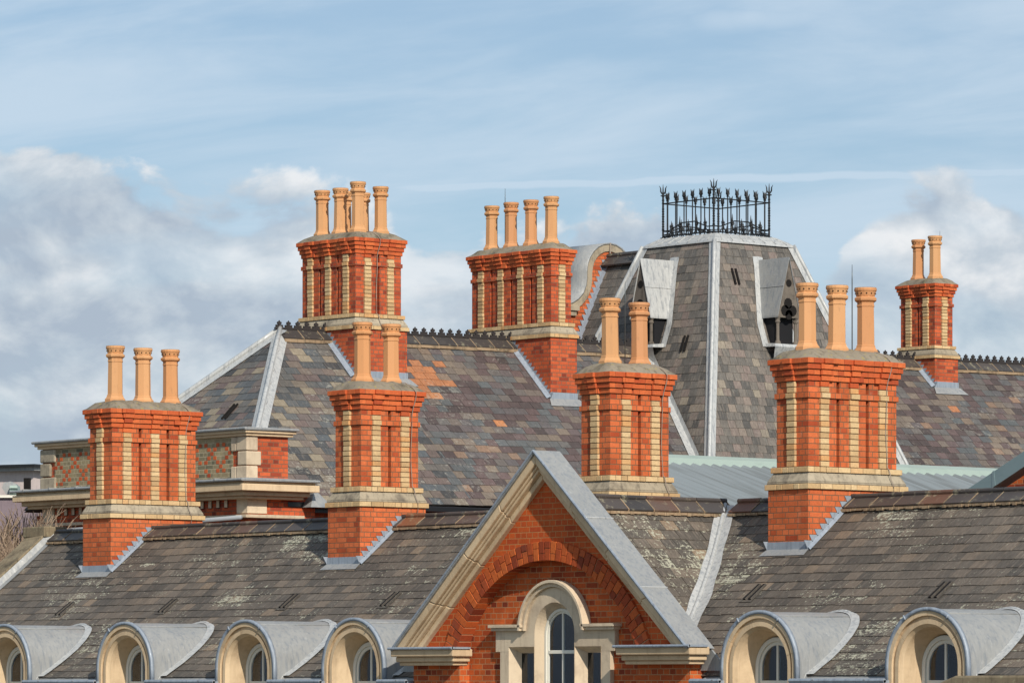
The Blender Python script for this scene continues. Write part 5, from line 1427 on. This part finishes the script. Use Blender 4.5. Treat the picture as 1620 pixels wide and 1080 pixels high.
# ------------------------------------------------------------------ far left: rendered building, purple roof, bare trees
def far_left():
    D = 150
    def at(px, py, D):
        d = ray(px, py); return Vector((CX+d[0]*D, CY+d[1]*D, d[2]*D))
    M['render'] = stone_mat('pink_render', (.60, .52, .50), (.66, .57, .55), (.45, .38, .38), .4)
    M['mauve'] = stone_mat('mauve_roof', (.20, .16, .18), (.24, .19, .21), (.14, .11, .13), .5)
    t = thing('rendered_building', 'distant pale pink rendered building with a flat roof and dark edge', 'building')
    def slab(m, p0, p1, dep, z0, z1, mt):
        d = (p1-p0); d.z = 0; n = Vector((-d.y, d.x, 0)).normalized()
        if n.dot(Vector((CX, CY, 0))-p0) > 0: n = -n
        q = [p0, p1, p1+n*dep, p0+n*dep]
        m.hexa([(v.x, v.y, z0) for v in q]+[(v.x, v.y, z1) for v in q], mt)
    a, b, c = at(-130, 800, 150), at(53, 800, 148), at(70, 800, 156)
    zt = (1085-749)/FPX*150; zs = (1085-743)/FPX*150
    m = MB(M['render']); slab(m, a, b, 14, -14, zt, M['render']); w = m.build('rendered_wall', t)
    m = MB(M['lead']); slab(m, a+Vector((0, 0, 0)), at(54, 800, 147.6), 14.5, zt, zs, M['lead']); m.build('parapet_band', t)
    m = MB(M['gutter']); slab(m, at(-130, 800, 149.5), at(54.5, 800, 147.4), 14.6, zs, zs+.07, M['gutter']); m.build('dark_edge', t)
    m = MB(M['shade_black']); slab(m, at(46, 800, 146.8), at(49, 800, 146.9), .2, (1085-776)/FPX*147, (1085-756)/FPX*147, M['shade_black']); m.build('flue', t)
    t = thing('ventilation_cowl', 'galvanised metal ventilation cowl standing before the pink wall', 'vent')
    m = MB(M['lead'], smooth=False); p = at(9, 781, 140); z0 = (1085-781)/FPX*140; sc = 140/FPX
    R_ = Vector((CA, SA, 0)); Fv = Vector((-SA, CA, 0))
    P = lambda x, y, d=0.: tuple(p+R_*(x*sc)+Vector((0, 0, y*sc))+Fv*d)
    arc = [(0-6*cos(k*pi/8)+0, 8+6*sin(k*pi/8)) for k in range(0, 9)]
    pts = [(0, 0), (-6, 10), (-3, 18), (8, 20), (16, 16), (20, 8), (21, 0)]
    n = len(pts); m.add([P(x, y, 0) for x, y in pts]+[P(x, y, .6) for x, y in pts], [tuple(range(n)), tuple(range(n, 2*n))]+[(i, (i+1) % n, n+(i+1) % n, n+i) for i in range(n)])
    m.build('cowl_body', t)
    m = MB(M['green']); m.hexa([P(8, -6, -.3), P(21, -6, -.3), P(21, -6, .5), P(8, -6, .5), P(8, 13, -.3), P(20, 13, -.3), P(20, 13, .5), P(8, 13, .5)]); 
    for k in range(4): m.hexa([P(8, -5+4.5*k, -.4), P(22, -5+4.5*k, -.4), P(22, -5+4.5*k, -.3), P(8, -5+4.5*k, -.3), P(8, -4.2+4.5*k, -.4), P(22, -4.2+4.5*k, -.4), P(22, -4.2+4.5*k, -.3), P(8, -4.2+4.5*k, -.3)])
    m.build('louvre_box', t)
    t = thing('mauve_roofed_building', 'plain building with a dark mauve roof and white eaves line, left edge', 'building')
    q = [at(-130, 787, 126), at(75, 787, 126), at(75, 787, 132), at(-130, 787, 132)]
    zt = (1085-785)/FPX*126
    m = MB(M['mauve']); slab(m, at(-130, 787, 120), at(110, 787, 120), 9, -14, (1085-787)/FPX*120, M['mauve']); m.build('mauve_cladding', t)
    m = MB(M['white']); slab(m, at(-130, 787, 119.9), at(111, 787, 119.9), 9.2, (1085-787)/FPX*120, (1085-783)/FPX*120, M['white']); m.build('white_trim', t)
    # bare trees between
    M['twig'] = rndmat('bare_twig', [(0, (.20, .14, .10)), (1, (.36, .27, .19))], nsc=8)
    def tree(px, pyt, D, h, seed, lab, spread, n=900):
        R = random.Random(seed); base = at(px, 900, D); top = (1085-pyt)/FPX*D
        t = thing('bare_tree', lab, 'tree', group='bare trees behind the verge')
        tr = MB(M['twig']); tw = MB(M['twig'])
        ends = []; cnt = [0]
        def grow(p, d, L, r, dep):
            q = [p]; 
            for k in range(3):
                d = (d+Vector((R.uniform(-.25, .25), R.uniform(-.25, .25), R.uniform(-.05, .2)))).normalized(); p = p+d*L/3; q.append(p)
            if p.z > top+R.uniform(-.4, .1): return
            (tr if dep < 2 else tw).tube(q, [r, r*.85, r*.7, r*.55], 4 if dep > 1 else 6, M['twig'], R.random())
            if dep >= 6: return
            for k in range(3 if dep < 4 else 3):
                dd = (d+Vector((R.uniform(-1, 1), R.uniform(-1, 1), R.uniform(-.3, .9)))*.75).normalized(); grow(q[R.choice((1, 2, 3))], dd, L*.72, max(.007, r*.60), dep+1)
        b0 = Vector((base.x, base.y, -14))
        tr.tube([b0, Vector((base.x, base.y, top-h))], [.2, .13], 8, M['twig'], .5)
        for k in range(8):
            grow(Vector((base.x, base.y, top-h+R.uniform(-.8, .5))), Vector((R.uniform(-spread, spread), R.uniform(-spread, spread), 1)).normalized(), h*.40, .05, 1)
        tr.build('trunk', t); tw.build('crown', t)
    tree(8, 806, 84, 3.2, 1, 'leafless brown tree at the far left edge', .9)
    tree(34, 800, 86, 3.4, 2, 'leafless brown tree against the mauve roof, between two others', .8)
    tree(66, 790, 88, 3.4, 3, 'tallest leafless tree, beside the stone parapet block', .6)
far_left()

# ------------------------------------------------------------------ ground
gm = stone_mat('ground', (.12, .12, .10), (.16, .15, .12), (.08, .09, .06), .5)
g = MB(gm); g.add([(-2500, -2500, -14), (2500, -2500, -14), (2500, 2500, -14), (-2500, 2500, -14)], [(0, 1, 2, 3)]); g.build('ground', None, kind='structure')
